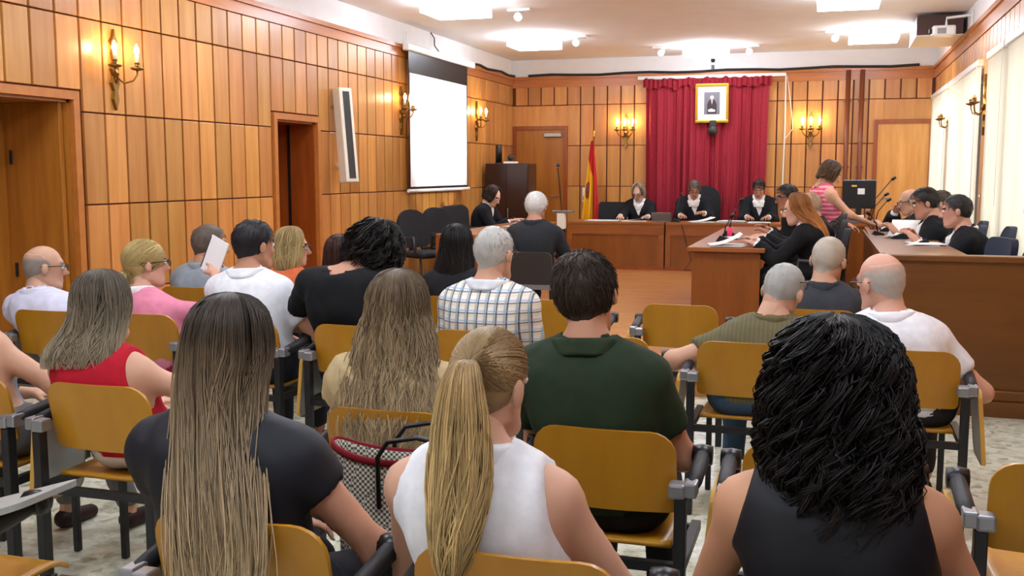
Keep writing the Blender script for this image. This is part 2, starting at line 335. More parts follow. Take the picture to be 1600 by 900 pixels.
# windows, blinds
for i, (y0, y1) in enumerate(WIN):
    w = struct('window_%d' % (i+1), B().box(XR+.1, XR+.16, y0, y0+.06, WZ0, WZ1).box(XR+.1, XR+.16, y1-.06, y1, WZ0, WZ1).box(XR+.1, XR+.16, y0, y1, WZ0, WZ0+.06).box(XR+.1, XR+.16, y0, y1, WZ1-.06, WZ1).box(XR+.1, XR+.16, (y0+y1)/2-.03, (y0+y1)/2+.03, WZ0, WZ1), 'frame', label=['first window from the camera on the right wall', 'second window with narrow blind', 'wide bright window behind the seated lawyers', 'farthest window in the right corner'][i])
    struct('pane', B().box(XR+.125, XR+.131, y0+.06, (y0+y1)/2-.03, WZ0+.06, WZ1-.06), 'pane', w)
    struct('pane', B().box(XR+.125, XR+.131, (y0+y1)/2+.03, y1-.06, WZ0+.06, WZ1-.06), 'pane', w)
    bl = thing('vertical_blind', ['cream vertical blind at the right edge nearest the camera', 'cream vertical blind hanging just beyond the dark window post', 'brightest cream vertical blind behind the seated lawyers', 'farthest cream vertical blind next to the corner door'][i], 'blind', (XR-.05, (y0+y1)/2, 0), 0, 'vertical blinds on the window wall')
    L = y1-y0
    B().box(-.03, .045, -L/2-.0, L/2+.0, 2.6, 2.66, .006).build('headrail', 'wplastic', bl)
    n = int(L/.105)
    me = B().box(-.0008, .0008, -.053, .053, -.9, .9).mesh('slat'); me.materials.append(M['blind'])
    for q in range(n):
        o = bpy.data.objects.new('slat', me); COL.objects.link(o); o.parent = bl
        o.location = (0, -L/2+(q+.5)*L/n, 1.7); o.rotation_euler = (0, 0, math.radians(9+(q % 3)*2))
    B().tube([(-.03, -L/2+.04, 2.6), (-.035, -L/2+.04, 1.25)], .004, 5).build('control_cord', 'wcable', bl)

# ---------------------------------------------------------------- fixtures on walls and ceiling
panels = [(-3.9, 10.55, 'leftmost bright ceiling panel cut by the top edge'), (-3.9, 13.6, 'square ceiling light panel above the wall screen'), (-1.8, 15.3, 'bright ceiling panel above the red curtain'), (.45, 14.2, 'bright ceiling panel left of the ceiling unit'), (.1, 11.15, 'ceiling panel touching the top edge near the ceiling unit')]
panels += [(x_, y_, 'lit ceiling panel outside the view over the %s of the %s' % (a_, b_)) for x_, a_ in ((-3.9, 'left side'), (-1.8, 'middle'), (.3, 'right side')) for y_, b_ in ((7.6, 'platform step'), (4.4, 'third audience row'), (1.2, 'nearest audience row'))]
for x_, y_, lab in panels:
    t = thing('ceiling_light', lab, 'ceiling light', (x_, y_, ZC), 0, 'ceiling light panels')
    B().box(-.31, .31, -.31, .31, -.02, 0).build('housing', 'wplastic', t)
    B().box(-.3, .3, -.3, .3, -.155, -.02).build('diffuser', 'lamp', t)
for x_, y_, lab in [(-3.42, 11.3, 'small ceiling spotlight beside the leftmost light panel'), (-3.35, 13.75, 'small ceiling spotlight right of the panel above the screen'), (-2.45, 15.3, 'small square spotlight left of the panel above curtain'), (-1.2, 15.5, 'small square spotlight right of the panel above curtain'), (-.02, 14.3, 'small spotlight left of the panel near the ceiling unit')]:
    t = thing('ceiling_spotlight', lab, 'spotlight', (x_, y_, ZC), 0, 'small ceiling spotlights')
    B().box(-.13, .13, -.05, .05, -.03, 0, .004).build('base', 'wplastic', t)
    B().tube([(0, 0, -.03), (0, -.03, -.07)], .012).build('stem', 'alu', t)
    B().tube([(0, .03, -.06), (0, -.06, -.1)], [.045, .05], 12).build('lamp_head', 'wplastic', t)
    B().tube([(0, -.0605, -.1), (0, -.063, -.1013)], .04, 12).build('lens', 'spotglow', t)
def sconce(loc, rz, n, label, group):
    t = thing('wall_sconce', label, 'wall lamp', loc, rz, group)   # local: wall at y=0, sticks out to -y
    prof = [(.0, -.30), (.035, -.22), (.02, -.16), (.05, -.1), (.02, -.05), (.045, 0), (.02, .06), (.03, .12), (.014, .17), (.045, .2), (.016, .235), (.0, .29)]
    poly = [(x_, z_) for x_, z_ in prof]+[(-x_, z_) for x_, z_ in prof[::-1][1:-1]]
    p = B().prism(poly, lambda a, b: (a, 0, b), lambda a, b: (a*.8, -.028, b)); p.lathe([(.0, -.05), (.03, -.035), (.02, -.02)], (0, 0, -.03), 10, 'y').build('back_plate', 'brass', t)
    for a in ((-.125, .125) if n == 2 else (-.125, 0, .125)):
        yy = -.12 if a else -.16
        pts = [(a*.1, -.02, -.05), (a*.35, yy*.5, -.1), (a*.7, yy*.9, -.08), (a, yy, -.03), (a, yy, 0)]
        arm = B().tube(pts, .0075, 7).build('arm', 'brass', t, True)
        B().lathe([(.01, -.005), (.045, .005), (.05, .02), (.02, .022), (.018, .05), (.024, .055)], (a, yy, 0), 12).build('drip_cup', 'brass', arm, True)
        B().lathe([(.013, .05), (.013, .115)], (a, yy, 0), 10).build('candle_sleeve', 'candle', arm, True)
        B().lathe([(.008, .115), (.019, .135), (.016, .16), (.002, .19)], (a, yy, 0), 10).build('bulb', 'bulb', arm, True)
    return t
G = 'brass candle wall lamps'
sconce((XL+.022, 6.475, 2.3), PI/2, 2, 'two-candle brass wall lamp beside the left door', G)
sconce((XL+.022, 11.78, 2.3), PI/2, 2, 'two-candle brass wall lamp partly behind the screen edge', G)
sconce((XL+.022, 14.6, 2.3), PI/2, 2, 'brass wall lamp to the right of the white screen', G)
sconce((-3.19, YB-.022, 2.2), 0, 3, 'three-candle brass wall lamp between flag and curtain', G)
sconce((-.33, YB-.022, 2.18), 0, 3, 'three-candle brass wall lamp right of the curtain', G)
sconce((XR-.022, 14.15, 2.2), -PI/2, 2, 'farther brass wall lamp between the windows', G)
sconce((XR-.022, 11.0, 2.2), -PI/2, 2, 'nearer brass wall lamp between the windows', G)
# column loudspeaker
t = thing('column_loudspeaker', 'tall pale column loudspeaker tilted out from left wall', 'loudspeaker', (XL+.16, 10.0, 1.93), math.radians(-58))
t.rotation_euler = (math.radians(-6), 0, math.radians(65))
B().box(-.085, .085, -.06, .06, -.5, .5, .01).build('cabinet', 'cream', t); B().box(-.042, .042, -.066, -.058, -.46, .46).build('grille', 'dgrey', t)
B().box(-.02, .02, .05, .16, .3, .34).box(-.02, .02, .05, .2, -.32, -.28).build('bracket', 'cream', t)
# projection screen on the left wall
t = thing('projection_screen', 'white roll-down projection screen on the left wall', 'screen', (XL+.12, 12.9, 0), PI/2)
B().box(-1.15, 1.3, -.04, .05, 3.02, 3.11, .015).build('casing', 'wplastic', t)
B().box(-1.05, 1.02, -.002, .002, 1.36, 2.76).build('screen_sheet', 'screen', t)
B().box(-1.08, 1.05, -.003, .003, 2.76, 3.02).box(-1.08, -1.05, -.003, .003, 1.34, 2.8).box(1.02, 1.05, -.003, .003, 1.34, 2.8).box(-1.05, 1.02, -.003, .003, 1.33, 1.36).build('black_border', 'black', t)
B().tube([(-1.12, 0, 1.31), (1.1, 0, 1.31)], .022, 8).build('bottom_bar', 'wplastic', t)
B().box(-1.1, -1.07, -.0, .03, 3.1, 3.24).build('bracket', 'wplastic', t); B().tube([(.1, .03, 3.1), (-.05, .06, 3.2), (.0, .08, 3.3), (-.1, .09, 3.36)], .008, 6).build('cable', 'cable', t)
# ceiling unit and projector
t = thing('ceiling_unit', 'dark-fronted air conditioning box hung below the ceiling', 'air conditioner', (1.13, 13.5, 3.1), 0)
B().box(-.25, .25, -.56, .56, .012, .24, .006).build('case', 'acdark', t); B().box(-.255, .255, -.565, .565, 0, .014).build('base_tray', 'cream', t)
B().box(-.2535, -.25, -.5, .5, .03, .08).box(-.2535, -.25, -.5, .5, .14, .2).build('side_vent', 'cream', t); B().box(-.2, -.16, -.03, .03, .24, .27).box(.16, .2, -.03, .03, .24, .27).build('hanger', 'alu', t)
t = thing('projector', 'white projector on a wall arm below the ceiling', 'projector', (1.12, 12.42, 3.03), 0)
B().box(-.12, .12, -.1, .1, 0, .11, .02).build('body', 'wplastic', t); B().lathe([(.0, 0), (.03, 0), (.032, -.02), (.025, -.03)], (-.12, -.03, .055), 12, 'x').build('lens', 'dgrey', t)
B().tube([(.03, .02, .11), (.03, .02, .2), (.29, .0, .22)], .015, 8).tube([(.29, 0, .27), (.29, 0, .0)], .02, 6).build('arm', 'wplastic', t); B().box(-.07, .02, -.104, -.1, .02, .08).build('vent', 'alu', t)
# curtain with rail, portrait, wall camera
def curt(u, v):
    x_ = -2.86+1.9*u; a = .038*(.3+.7*v**.4)*(.75+.45*math.sin(u*23+1))
    z_ = 2.99+.018*math.sin(u*37)*(1-v) - v*2.45
    yy = YB-.12 + a*(math.sin(u*2*PI*15+1.4*math.sin(u*17))+.35*math.sin(u*2*PI*37+v)) + .02*math.sin(u*9)
    return (x_+.05*(u-.5)*-v, yy, z_)
t = thing('curtain', 'dark red velvet curtain hanging behind the judges', 'curtain', (0, 0, 0))
autosmooth(B().sheet(curt, 300, 24).build('drape', 'curtain', t), 80)
def val(u, v):
    return (-2.9+1.98*u, YB-.16+.022*math.sin(u*2*PI*27+1.3*math.sin(u*11)), 2.99+.02*math.sin(u*41)+.012*math.sin(u*90) - v*(.13+.02*math.sin(u*33)))
autosmooth(B().sheet(val, 260, 4).build('heading', 'curtain', t), 80)
B().box(-3.0, -.72, YB-.09, YB-.04, 3.0, 3.05).build('rail', 'wplastic', t)
t = thing('framed_portrait', 'gilt-framed portrait photograph with wide white mount', 'picture', (-1.81, YB-.23, 2.6), 0)
t.rotation_euler = (math.radians(4), 0, 0)
B().box(-.255, .255, -.02, .02, .255, .3, .008).box(-.255, .255, -.02, .02, -.3, -.255, .008).box(-.255, -.215, -.02, .02, -.256, .256, .008).box(.215, .255, -.02, .02, -.256, .256, .008).build('frame', 'gold', t)
B().box(-.22, .22, -.004, .015, -.26, .26).build('mount', 'paper', t); B().box(-.12, .12, -.007, -.004, -.17, .17).build('photo_print', 'photo', t)
B().prism([(-.07, -.16), (.07, -.16), (.075, -.02), (.045, .05), (-.045, .05), (-.075, -.02)], lambda a, b: (a, -.0075, b), lambda a, b: (a, -.009, b)).build('suit', 'suit', t)
B().lathe([(.0, -.0085), (.028, -.0085), (.028, -.0105), (.0, -.0105)], (0, 0, .09), 14, 'y').build('painted_head', 'face', t); B().prism([(-.012, .05), (.012, .05), (0, -.02)], lambda a, b: (a, -.0091, b), lambda a, b: (a, -.0105, b)).build('shirt_front', 'face', t); B().prism([(-.06, -.1), (-.01, -.08), (.05, -.1), (.05, -.13), (-.05, -.13)], lambda a, b: (a, -.0091, b), lambda a, b: (a, -.0105, b)).build('folded_hands', 'face', t)
t = thing('wall_camera', 'dark dome camera under the framed portrait', 'camera', (-1.79, YB-.2, 2.18), 0)
B().box(-.05, .05, -.05, .19, .06, .16, .01).build('mount', 'dgrey', t); B().lathe([(.0, -.09), (.05, -.07), (.075, -.02), (.08, .03), (.05, .07), (.0, .08)], (0, -.03, 0), 14).build('dome', 'dgrey', t, True)
t = thing('ceiling_sensor', 'small black sensor on the white band above the curtain', 'sensor', (-1.83, YB-.03, 3.14)); B().box(-.02, .02, -.03, .025, -.02, .06, .005).build('body', 'black', t); B().lathe([(.0, 0), (.03, .01), (.03, .05), (.0, .07)], (0, -.01, .1), 10).build('lens', 'black', t, True)
# cables and pipes on the end wall
t = B().tube([(XL+.3+i*.4, YB-.07, ZW+.03+.012*math.sin(i*1.7)) for i in range(16)], .02, 6).build('cable_run', 'cable'); tag(t, 'black cable bundle along the top of the end wall', 'cable')
t = B().tube([(XL+.07, 14.3+i*.35, ZW+.03+.015*math.sin(i*2.1)) for i in range(7)], .02, 6).build('cable_run', 'cable'); tag(t, 'black cable along the left wall beyond the screen', 'cable')
for x_, lab in ((.19, 'brown painted pipe nearer the curtain lamp'), (.39, 'brown painted pipe nearer the corner door')):
    t = thing('pipe', lab, 'pipe', (x_, YB-.1, 0)); B().tube([(0, 0, .15), (0, 0, 3.06)], .035, 10).build('tube', 'brownpipe', t, True); B().box(-.05, .05, -.015, .066, 1.6, 1.63).build('clip', 'brownpipe', t); B().box(-.05, .05, -.015, .066, 2.6, 2.63).build('clip', 'brownpipe', t)
t = B().tube([(-.72, YB-.06, 3.03), (-.715, YB-.04, 2.2), (-.73, YB-.04, .9)], .012, 6).tube([(-.7, YB-.06, 3.0), (-.62, YB-.05, 2.45), (-.6, YB-.05, 2.2), (-.71, YB-.05, 2.05)], .006, 5).build('white_cable', 'wcable'); tag(t, 'white cord hanging beside the right end of the curtain', 'cable')
# ---------------------------------------------------------------- audience chairs (local: sitter faces +y, floor z=0)
def bent_board(x0, x1, z0, z1, r, rb, yfn, th, n=6, sub=6):
    """plywood board: rounded outline in x-z, bent along y by yfn(x,z)"""
    nx, nz = 14, 8
    def row(z):   # half width at height z with rounded corners
        w = (x1-x0)/2; d = 0
        if z > z1-r: q = (z-(z1-r))/r; d = r*(1-math.sqrt(max(0, 1-q*q)))
        elif z < z0+rb: q = ((z0+rb)-z)/rb; d = rb*(1-math.sqrt(max(0, 1-q*q)))
        return w-d
    zs = [z0+rb*(1-math.cos(PI/2*i/3)) for i in range(3)]+[z0+rb+(z1-r-z0-rb)*i/4 for i in range(5)]+[z1-r+r*math.sin(PI/2*i/5) for i in range(1, 6)]
    b = B(); cx = (x0+x1)/2; vs = []
    for side in (0, th):
        for z in zs:
            w = row(z)
            for i in range(nx+1):
                x = cx+w*(2*i/nx-1); vs.append((x, yfn(x, z)-side, z))
    m = nx+1; R = len(zs); fs = []
    for j in range(R-1):
        for i in range(nx):
            fs.append((j*m+i, j*m+i+1, (j+1)*m+i+1, (j+1)*m+i)); o = R*m
            fs.append((o+j*m+i, o+(j+1)*m+i, o+(j+1)*m+i+1, o+j*m+i+1))
    o = R*m
    for j in range(R-1): fs += [(j*m, (j+1)*m, o+(j+1)*m, o+j*m), (j*m+nx, o+j*m+nx, o+(j+1)*m+nx, (j+1)*m+nx)]
    for i in range(nx): fs += [(i, o+i, o+i+1, i+1), ((R-1)*m+i, (R-1)*m+i+1, o+(R-1)*m+i+1, o+(R-1)*m+i)]
    return b.add(vs, fs)
def make_chair(arms=(-1, 1), tab=-1, flat=False):
    t = thing('lecture_chair', 'x', 'chair')
    back = bent_board(-.215, .215, .545, .80, .075, .02, lambda x, z: .02+.28*x*x*2-(z-.67)*.22, .013).build('backrest', 'ply', t); autosmooth(back, 50)
    s = B(); s.sheet(lambda u, v: (.2*(2*u-1)*(1-.06*v*v), .05+.40*v, .452-.02*math.sin(PI*v)*(1-abs(2*u-1)**3)-.03*max(0, v-.8)/.2*(v-.8)/.2), 10, 10)
    seat = s.build('seat', 'ply', t); solid(seat, .014, -1); autosmooth(seat, 60)
    for sx in (-1, 1):
        B().box(sx*.235-.017, sx*.235+.017, -.03, .012, 0, .615, .004).build('leg', 'steel', t)
        B().box(sx*.19-.013, sx*.19+.013, .36, .386, 0, .42, .004).build('leg', 'steel', t)
        B().box(sx*.235-.015, sx*.235+.015, .0, .38, .39, .42).build('side_rail', 'steel', t)
        B().box(min(sx*.2, sx*.25), max(sx*.2, sx*.25), -.036, .02, .615, .66, .008).build('clamp', 'alu', t)
    B().box(-.235, .235, -.012, .012, .385, .415).build('cross_rail', 'steel', t)
    B().box(-.235, .235, .34, .36, .385, .415).build('cross_rail', 'steel', t)
    for sx in arms:
        a = B().tube([(sx*.262, .0, .645), (sx*.265, .06, .65), (sx*.268, .24, .675)], [.02, .024, .024], 10).build('armrest', 'rubber', t, True)
        B().box(sx*.262-.02, sx*.262+.02, -.03, .03, .62, .665, .006).build('arm_hinge', 'alu', a)
        B().lathe([(.0, -.03), (.03, -.03), (.034, 0), (.03, .03), (.0, .03)], (sx*.266, .25, .675), 10, 'x').build('arm_joint', 'black', a, True)
    if tab:
        if flat:
            poly = rrect(-.17, .17, -.13, .13, .05)
            B().prism(poly, lambda a, b: (a+.17, .22+b, .655+.3*(a+.0)), lambda a, b: (a+.17, .22+b, .672+.3*a)).build('writing_tablet', 'tablet', t)
        else:
            poly = rrect(.03, .30, .31, .63, .04)
            tb = B().prism(poly, lambda a, b: (tab*(.285+.10*(.64-b)), a, b), lambda a, b: (tab*(.299+.10*(.64-b)), a, b)).build('writing_tablet', 'tablet', t)
            rim = B(); n = len(poly); rim.add([(tab*(.283+.10*(.64-b)), a, b) for a, b in poly]+[(tab*(.301+.10*(.64-b)), a, b) for a, b in poly]+[(tab*(.283+.10*(.64-b)), .165+(a-.165)*1.02, .47+(b-.47)*1.02) for a, b in poly]+[(tab*(.301+.10*(.64-b)), .165+(a-.165)*1.02, .47+(b-.47)*1.02) for a, b in poly],
                              [f for k in range(n) for f in ((k, (k+1) % n, 2*n+(k+1) % n, 2*n+k), (2*n+k, 2*n+(k+1) % n, 3*n+(k+1) % n, 3*n+k), (n+k, 3*n+k, 3*n+(k+1) % n, n+(k+1) % n))])
            rim.build('tablet_edge', 'plyedge', tb)
    return t
CH = {'L': make_chair(tab=-1), 'R': make_chair(tab=1), 'F': make_chair(tab=1, flat=True)}
used = set()
def chair(x, y, label, kind='L', rz=0):
    c = CH[kind] if kind not in used else copy_tree(CH[kind]); used.add(kind)
    c.location = (x, y, 0); c.rotation_euler = (0, 0, rz); c['label'] = label; c['group'] = 'ochre plywood audience chairs'
for x_, y_, lab, kind in [
    (-2.26, 1.9, 'ochre plywood chair with raised tablet at the lower left corner', 'F'), (-1.22, 1.88, 'ochre plywood chair under the person in black top with long straight hair', 'L'), (-.58, 1.86, 'ochre plywood chair under the person in white sleeveless blouse', 'L'), (.07, 1.86, 'ochre plywood chair under the person in black sleeveless top', 'L'),
    (-3.1, 2.98, 'ochre plywood chair cut by the left edge', 'L'), (-2.48, 2.97, 'ochre plywood chair under the person in red top and white trousers', 'L'), (-1.33, 2.92, 'ochre plywood chair under the person in beige ruffled top', 'L'), (-.62, 2.89, 'ochre plywood chair under the person in green polo', 'L'), (-.0, 2.87, 'plywood chair mostly hidden behind the person in black sleeveless top', 'L'), (.64, 2.86, 'empty ochre plywood chair cut by the right edge', 'L'),
    (-4.07, 4.52, 'ochre plywood chair under the person in pale lilac shirt', 'L'), (-3.49, 4.56, 'ochre plywood chair under the person in pink polo', 'L'), (-2.88, 4.54, 'plywood chair under the person in white polo at left', 'L'), (-2.23, 4.52, 'ochre plywood chair under the person in black T-shirt', 'L'), (-1.6, 4.54, 'ochre plywood chair under the person in checked shirt', 'L'), (-.98, 4.56, 'empty ochre plywood chair just beyond the green polo shoulder', 'L'), (-.34, 4.57, 'ochre plywood chair under the person in olive polo', 'L'), (.33, 4.58, 'ochre plywood chair with tablet hanging on its right side', 'R'),
    (-4.0, 5.72, 'ochre plywood chair under the person in blue-grey shirt', 'L'), (-3.4, 5.72, 'plywood chair under the person in orange top', 'L'), (-2.75, 5.75, 'plywood chair behind the person in black T-shirt with dark hair', 'L'), (-2.15, 5.76, 'plywood chair under the person with long dark hair near the desk', 'L'), (-1.5, 5.78, 'empty ochre plywood chair seen between checked shirt and green polo', 'L'), (-.8, 5.78, 'empty ochre plywood chair facing the wooden floor', 'L'), (-.05, 5.8, 'ochre plywood chair under the person in dark grey shirt', 'L')]:
    chair(x_, y_, lab, kind)

# ---------------------------------------------------------------- upholstered chairs (local: sitter faces +y)
def office_chair(loc, rz, label, fab='blackfab', w=.44, zb=.62, zt=1.0, tilt=.12, arms=True, round_=.16, base='sled', group='upholstered courtroom chairs'):
    t = thing('office_chair', label, 'chair', loc, rz, group)
    b = bent_board(-w/2, w/2, zb-.1, zt, round_, .08, lambda x, z: -.19+.5*x*x-(z-zb)*tilt, .05).build('backrest', fab, t); autosmooth(b, 60)
    B().box(-.23, .23, -.2, .25, .42, .49, .03).build('seat', fab, t, True)
    if arms:
        for sx in (-1, 1):
            B().tube([(sx*.25, -.18, .46), (sx*.27, -.17, .64), (sx*.27, .14, .66), (sx*.26, .16, .46)], .016, 8).build('armrest', 'dgrey', t, True)
    if base == 'sled':
        for sx in (-1, 1): B().tube([(sx*.22, .2, .43), (sx*.22, .24, .02), (sx*.22, -.22, .02)], .013, 8).build('leg', 'steel', t, True)
    else:
        B().tube([(0, 0, .42), (0, 0, .1)], .03, 10).build('gas_stem', 'dgrey', t)
        for k in range(5):
            a = 2*PI*k/5+.3; B().tube([(0, 0, .1), (.28*math.cos(a), .28*math.sin(a), .06)], .02, 6).build('leg', 'dgrey', t)
            B().lathe([(.0, -.02), (.03, -.02), (.03, .02), (.0, .02)], (.28*math.cos(a), .28*math.sin(a), .03), 8, 'x').build('castor', 'black', t)
    B().box(-.03, .03, -.24, -.17, .44, zb).build('back_strut', 'dgrey', t)
    return t
P_ = PLAT
for y_, lab in ((10.95, 'black armchair with rounded back nearest at the left wall'), (11.7, 'second black chair along the left wall'), (12.38, 'third black chair along the left wall')):
    office_chair((-4.46, y_, P_), -PI/2-.5, lab, zt=.96, base='sled', round_=.2 if y_ < 12 else .08)
office_chair((-4.62, 13.1, P_), -PI/2, 'black chair under the clerk in black robe', zt=.95, round_=.06)
office_chair((-3.25, 15.55, P_), PI, 'empty black chair behind the bench next to the flag', zt=.93, round_=.05, arms=False)
office_chair((-2.8, 15.75, P_), PI, 'black chair under the judge nearest the flag', zt=.9)
office_chair((-1.88, 15.8, P_), PI, 'high black chair under the middle judge', w=.52, zt=1.18, round_=.22, base='star')
office_chair((-1.0, 15.75, P_), PI, 'black chair under the judge at the right', zt=.9)
office_chair((-.1, 9.15, P_), PI/2, 'black chair under the robed person with long reddish hair', zt=.92, base='star')
office_chair((-.12, 10.05, P_), PI/2, 'black chair under the robed person hidden by reddish hair', zt=.95, base='star')
office_chair((-.12, 10.9, P_), PI/2, 'black chair under the robed person in glasses', zt=.98, base='star')
# right-hand side
office_chair((.96, 7.95, P_), PI/2+.25, 'empty navy chair just behind the wooden counter', fab='bluefab', zt=.93, round_=.08, arms=False, base='star')
office_chair((1.1, 7.45, P_), PI/2+.15, 'second empty navy chair at the window side of the counter', fab='bluefab', zt=.88, round_=.08, arms=False, base='star')
office_chair((1.08, 8.65, P_), PI/2, 'navy chair under the robed person nearest the counter', fab='bluefab', zt=.98, base='star')
office_chair((.98, 9.45, P_), PI/2, 'navy chair under the robed person with folded papers', fab='bluefab', zt=.95, base='star')
office_chair((1.1, 10.25, P_), PI/2, 'navy chair under the third robed person at the windows', fab='bluefab', zt=.95, base='star')
office_chair((.95, 11.05, P_), PI/2, 'navy chair under the robed person resting chin on hand', fab='bluefab', zt=.95, base='star')
# witness chair: grey shell
t = thing('witness_chair', 'dark grey padded chair with pale rear bar under the witness', 'chair', (-2.45, 8.55, P_), 0)
autosmooth(bent_board(-.21, .21, .44, .72, .05, .04, lambda x, z: -.2+.4*x*x-(z-.6)*.12, .03).build('backrest', 'dgrey', t), 50)
B().box(-.22, .22, -.18, .25, .42, .46, .015).build('seat', 'dgrey', t)
B().box(-.21, .21, -.22, -.19, .40, .44).build('rear_bar', 'alu', t)
for sx in (-1, 1):
    B().tube([(sx*.2, -.2, .44), (sx*.22, -.24, 0)], .014, 8).build('leg', 'steel', t); B().tube([(sx*.2, .22, .44), (sx*.21, .24, 0)], .014, 8).build('leg', 'steel', t)

# ---------------------------------------------------------------- desks
def desk(name, label, x0, x1, y0, y1, zt, faces, m='deskface', topm='desk', over=.03, z0=PLAT, group=None):
    t = thing(name, label, 'desk', ((x0+x1)/2, (y0+y1)/2, z0), 0, group); X, Y, H = (x1-x0)/2, (y1-y0)/2, zt-z0
    B().box(-X-over, X+over, -Y-over, Y+over, H-.04, H, .006).build('desk_top', topm, t)
    for f in faces:
        if f == 's': B().box(-X, X, -Y, -Y+.03, .03, H-.04).build('panel', m, t); B().box(-X-.005, X+.005, -Y-.012, -Y+.02, 0, .05).build('plinth', 'doordark', t)
        if f == 'n': B().box(-X, X, Y-.03, Y, .03, H-.04).build('panel', m, t)
        if f == 'w': B().box(-X, -X+.03, -Y+.031, Y-.031, .03, H-.04).build('panel', m, t)
        if f == 'e': B().box(X-.03, X, -Y+.031, Y-.031, .03, H-.04).build('panel', m, t)
    return t
d = desk('judges_bench', 'left section of the wooden judges bench beside the flag', -3.66, -2.25, 14.54, 15.2, .83, 'swe', over=0, group='judges bench sections')
B().box(-.7, .7, -.345, -.325, .5, .63).build('top_band', 'desk', d)
B().box(-.705, -.63, -.348, -.33, .05, .5).build('stile', 'desk', d); B().box(.63, .705, -.348, -.33, .05, .5).build('stile', 'desk', d)
d = desk('judges_bench', 'middle section of the wooden judges bench in front of the curtain', -2.23, -.82, 14.54, 15.2, .83, 'swe', over=0, group='judges bench sections')
B().box(-.7, .7, -.345, -.325, .5, .63).build('top_band', 'desk', d)
B().box(-.705, -.63, -.348, -.33, .05, .5).build('stile', 'desk', d); B().box(.63, .705, -.348, -.33, .05, .5).build('stile', 'desk', d)
d = desk('judges_bench', 'right section of the wooden judges bench behind the lawyers', -.8, -.1, 14.54, 15.2, .83, 'swe', over=0, group='judges bench sections')
B().box(-.34, .34, -.345, -.325, .5, .63).build('top_band', 'desk', d)
desk('clerk_desk', 'long wooden desk with clerk along the left wall', -4.06, -3.45, 10.3, 13.3, .88, 'swe', over=.0)
d = desk('lawyers_desk', 'reddish wooden desk in front of the lawyer with reddish hair', -1.14, -.56, 8.95, 12.4, .9, 'sw', over=.04)
B().box(.24, .28, -1.72, -1.69, 0, .7).build('support_panel', 'deskface', d)
# right counter: high end panel, front ledge and sloping writing top
t = thing('counter_desk', 'tall dark wooden counter desk at the right with panelled end', 'desk', (.9, PY, 0))
B().box(-.52, .53, 0, .04, .1, .98).build('end_panel', 'counter', t)
B().box(-.55, .53, -.03, .10, .98, 1.02, .008).build('cap_rail', 'counter', t)
B().box(-.53, .53, -.035, -.002, .10, .17, .01).build('skirting', 'counter', t)
B().box(-.56, -.52, .04, 4.2, .12, .98).build('front_panel', 'deskface', t)
B().add([(-.58, .10, .99), (-.05, .10, .99), (-.58, 4.25, .92), (-.05, 4.25, .92), (-.58, .10, 1.018), (-.05, .10, 1.018), (-.58, 4.25, .95), (-.05, 4.25, .95)], [(0, 2, 3, 1), (4, 5, 7, 6), (0, 1, 5, 4), (2, 6, 7, 3), (0, 4, 6, 2), (1, 3, 7, 5)]).build('desk_top', 'counter', t)
desk('side_table', 'small wooden table carrying the computer screen', .12, .72, 12.5, 13.2, .95, 'swe', over=.02)

# ---------------------------------------------------------------- flag, screens, microphones, papers
t = thing('flag', 'red and yellow national flag drooping on a pole with gilt finial', 'flag', (-3.6, 15.95, P_))
B().tube([(0, 0, .02), (.0, 0, 1.93)], .012, 8).build('pole', 'brass', t); B().lathe([(.0, 0), (.014, .0), (.02, .04), (.012, .07), (.018, .09), (.0, .13)], (0, 0, 1.92), 10).build('finial', 'gold', t, True)
B().lathe([(.14, 0), (.14, .02), (.04, .05), (.02, .12)], (0, 0, 0), 14).build('base', 'brass', t, True)
fb = B()
def fl(u, v):
    w = .03+.23*v**.8; x_ = -.02+(u-.5)*w*1.15-.02*v; return (x_, -.03-.035*math.sin(u*PI*5+v*2)*(.3+v), 1.88-v*1.45)
nu, nv = 40, 40
fb.sheet(fl, nu, nv)
fb.mi = [1 if (i/nu < .62-.25*(j/nv < .28)) and j/nv > .24+.3*(i/nu-.2) else 0 for j in range(nv) for i in range(nu)]
autosmooth(fb.build('cloth', ['flagred', 'flagyel'], t), 80)
B().add([(fl(u, v)[0], fl(u, v)[1]-.012, fl(u, v)[2]) for u, v in ((.1, .46), (.3, .44), (.34, .55), (.28, .62), (.12, .62), (.06, .53))], [(0, 1, 2, 3, 4, 5)]).build('coat_of_arms', 'emblem', t)
t = thing('media_cabinet', 'dark glossy cabinet in the left corner', 'cabinet', (-4.68, 15.0, P_))
B().box(-.34, .34, -.2, .25, .0, 1.52, .01).build('body', 'tv', t); B().box(-.325, -.005, -.215, -.2, .05, 1.48).build('door', 'tv', t); B().box(.005, .325, -.215, -.2, .05, 1.48).build('door', 'tv', t)
B().box(.02, .03, -.228, -.215, .7, .85).build('handle', 'alu', t)
t = thing('video_camera', 'small conference camera on top of the dark cabinet', 'camera', (-4.66, 14.95, 1.67)); B().box(-.1, .1, -.06, .06, 0, .03, .006).build('base', 'wplastic', t); B().lathe([(.0, -.05), (.045, -.035), (.05, .02), (.03, .05), (.0, .055)], (.0, 0, .085), 12).build('head', 'dgrey', t, True); B().lathe([(.0, 0), (.025, 0), (.025, -.03), (.0, -.03)], (0, -.04, .085), 10, 'y').build('lens', 'black', t, True)
t = thing('tube_speaker', 'black tubular speaker standing on the dark cabinet', 'loudspeaker', (-4.86, 14.98, 1.67)); B().lathe([(.05, 0), (.05, .28), (.04, .29)], (0, 0, 0), 14).build('body', 'black', t, True); B().lathe([(.06, 0), (.06, .015)], (0, 0, 0), 14).build('foot', 'dgrey', t)
t = thing('microphone_stand', 'witness microphone stand with red-tipped gooseneck and small shelf', 'microphone', (-3.13, 12.2, P_))
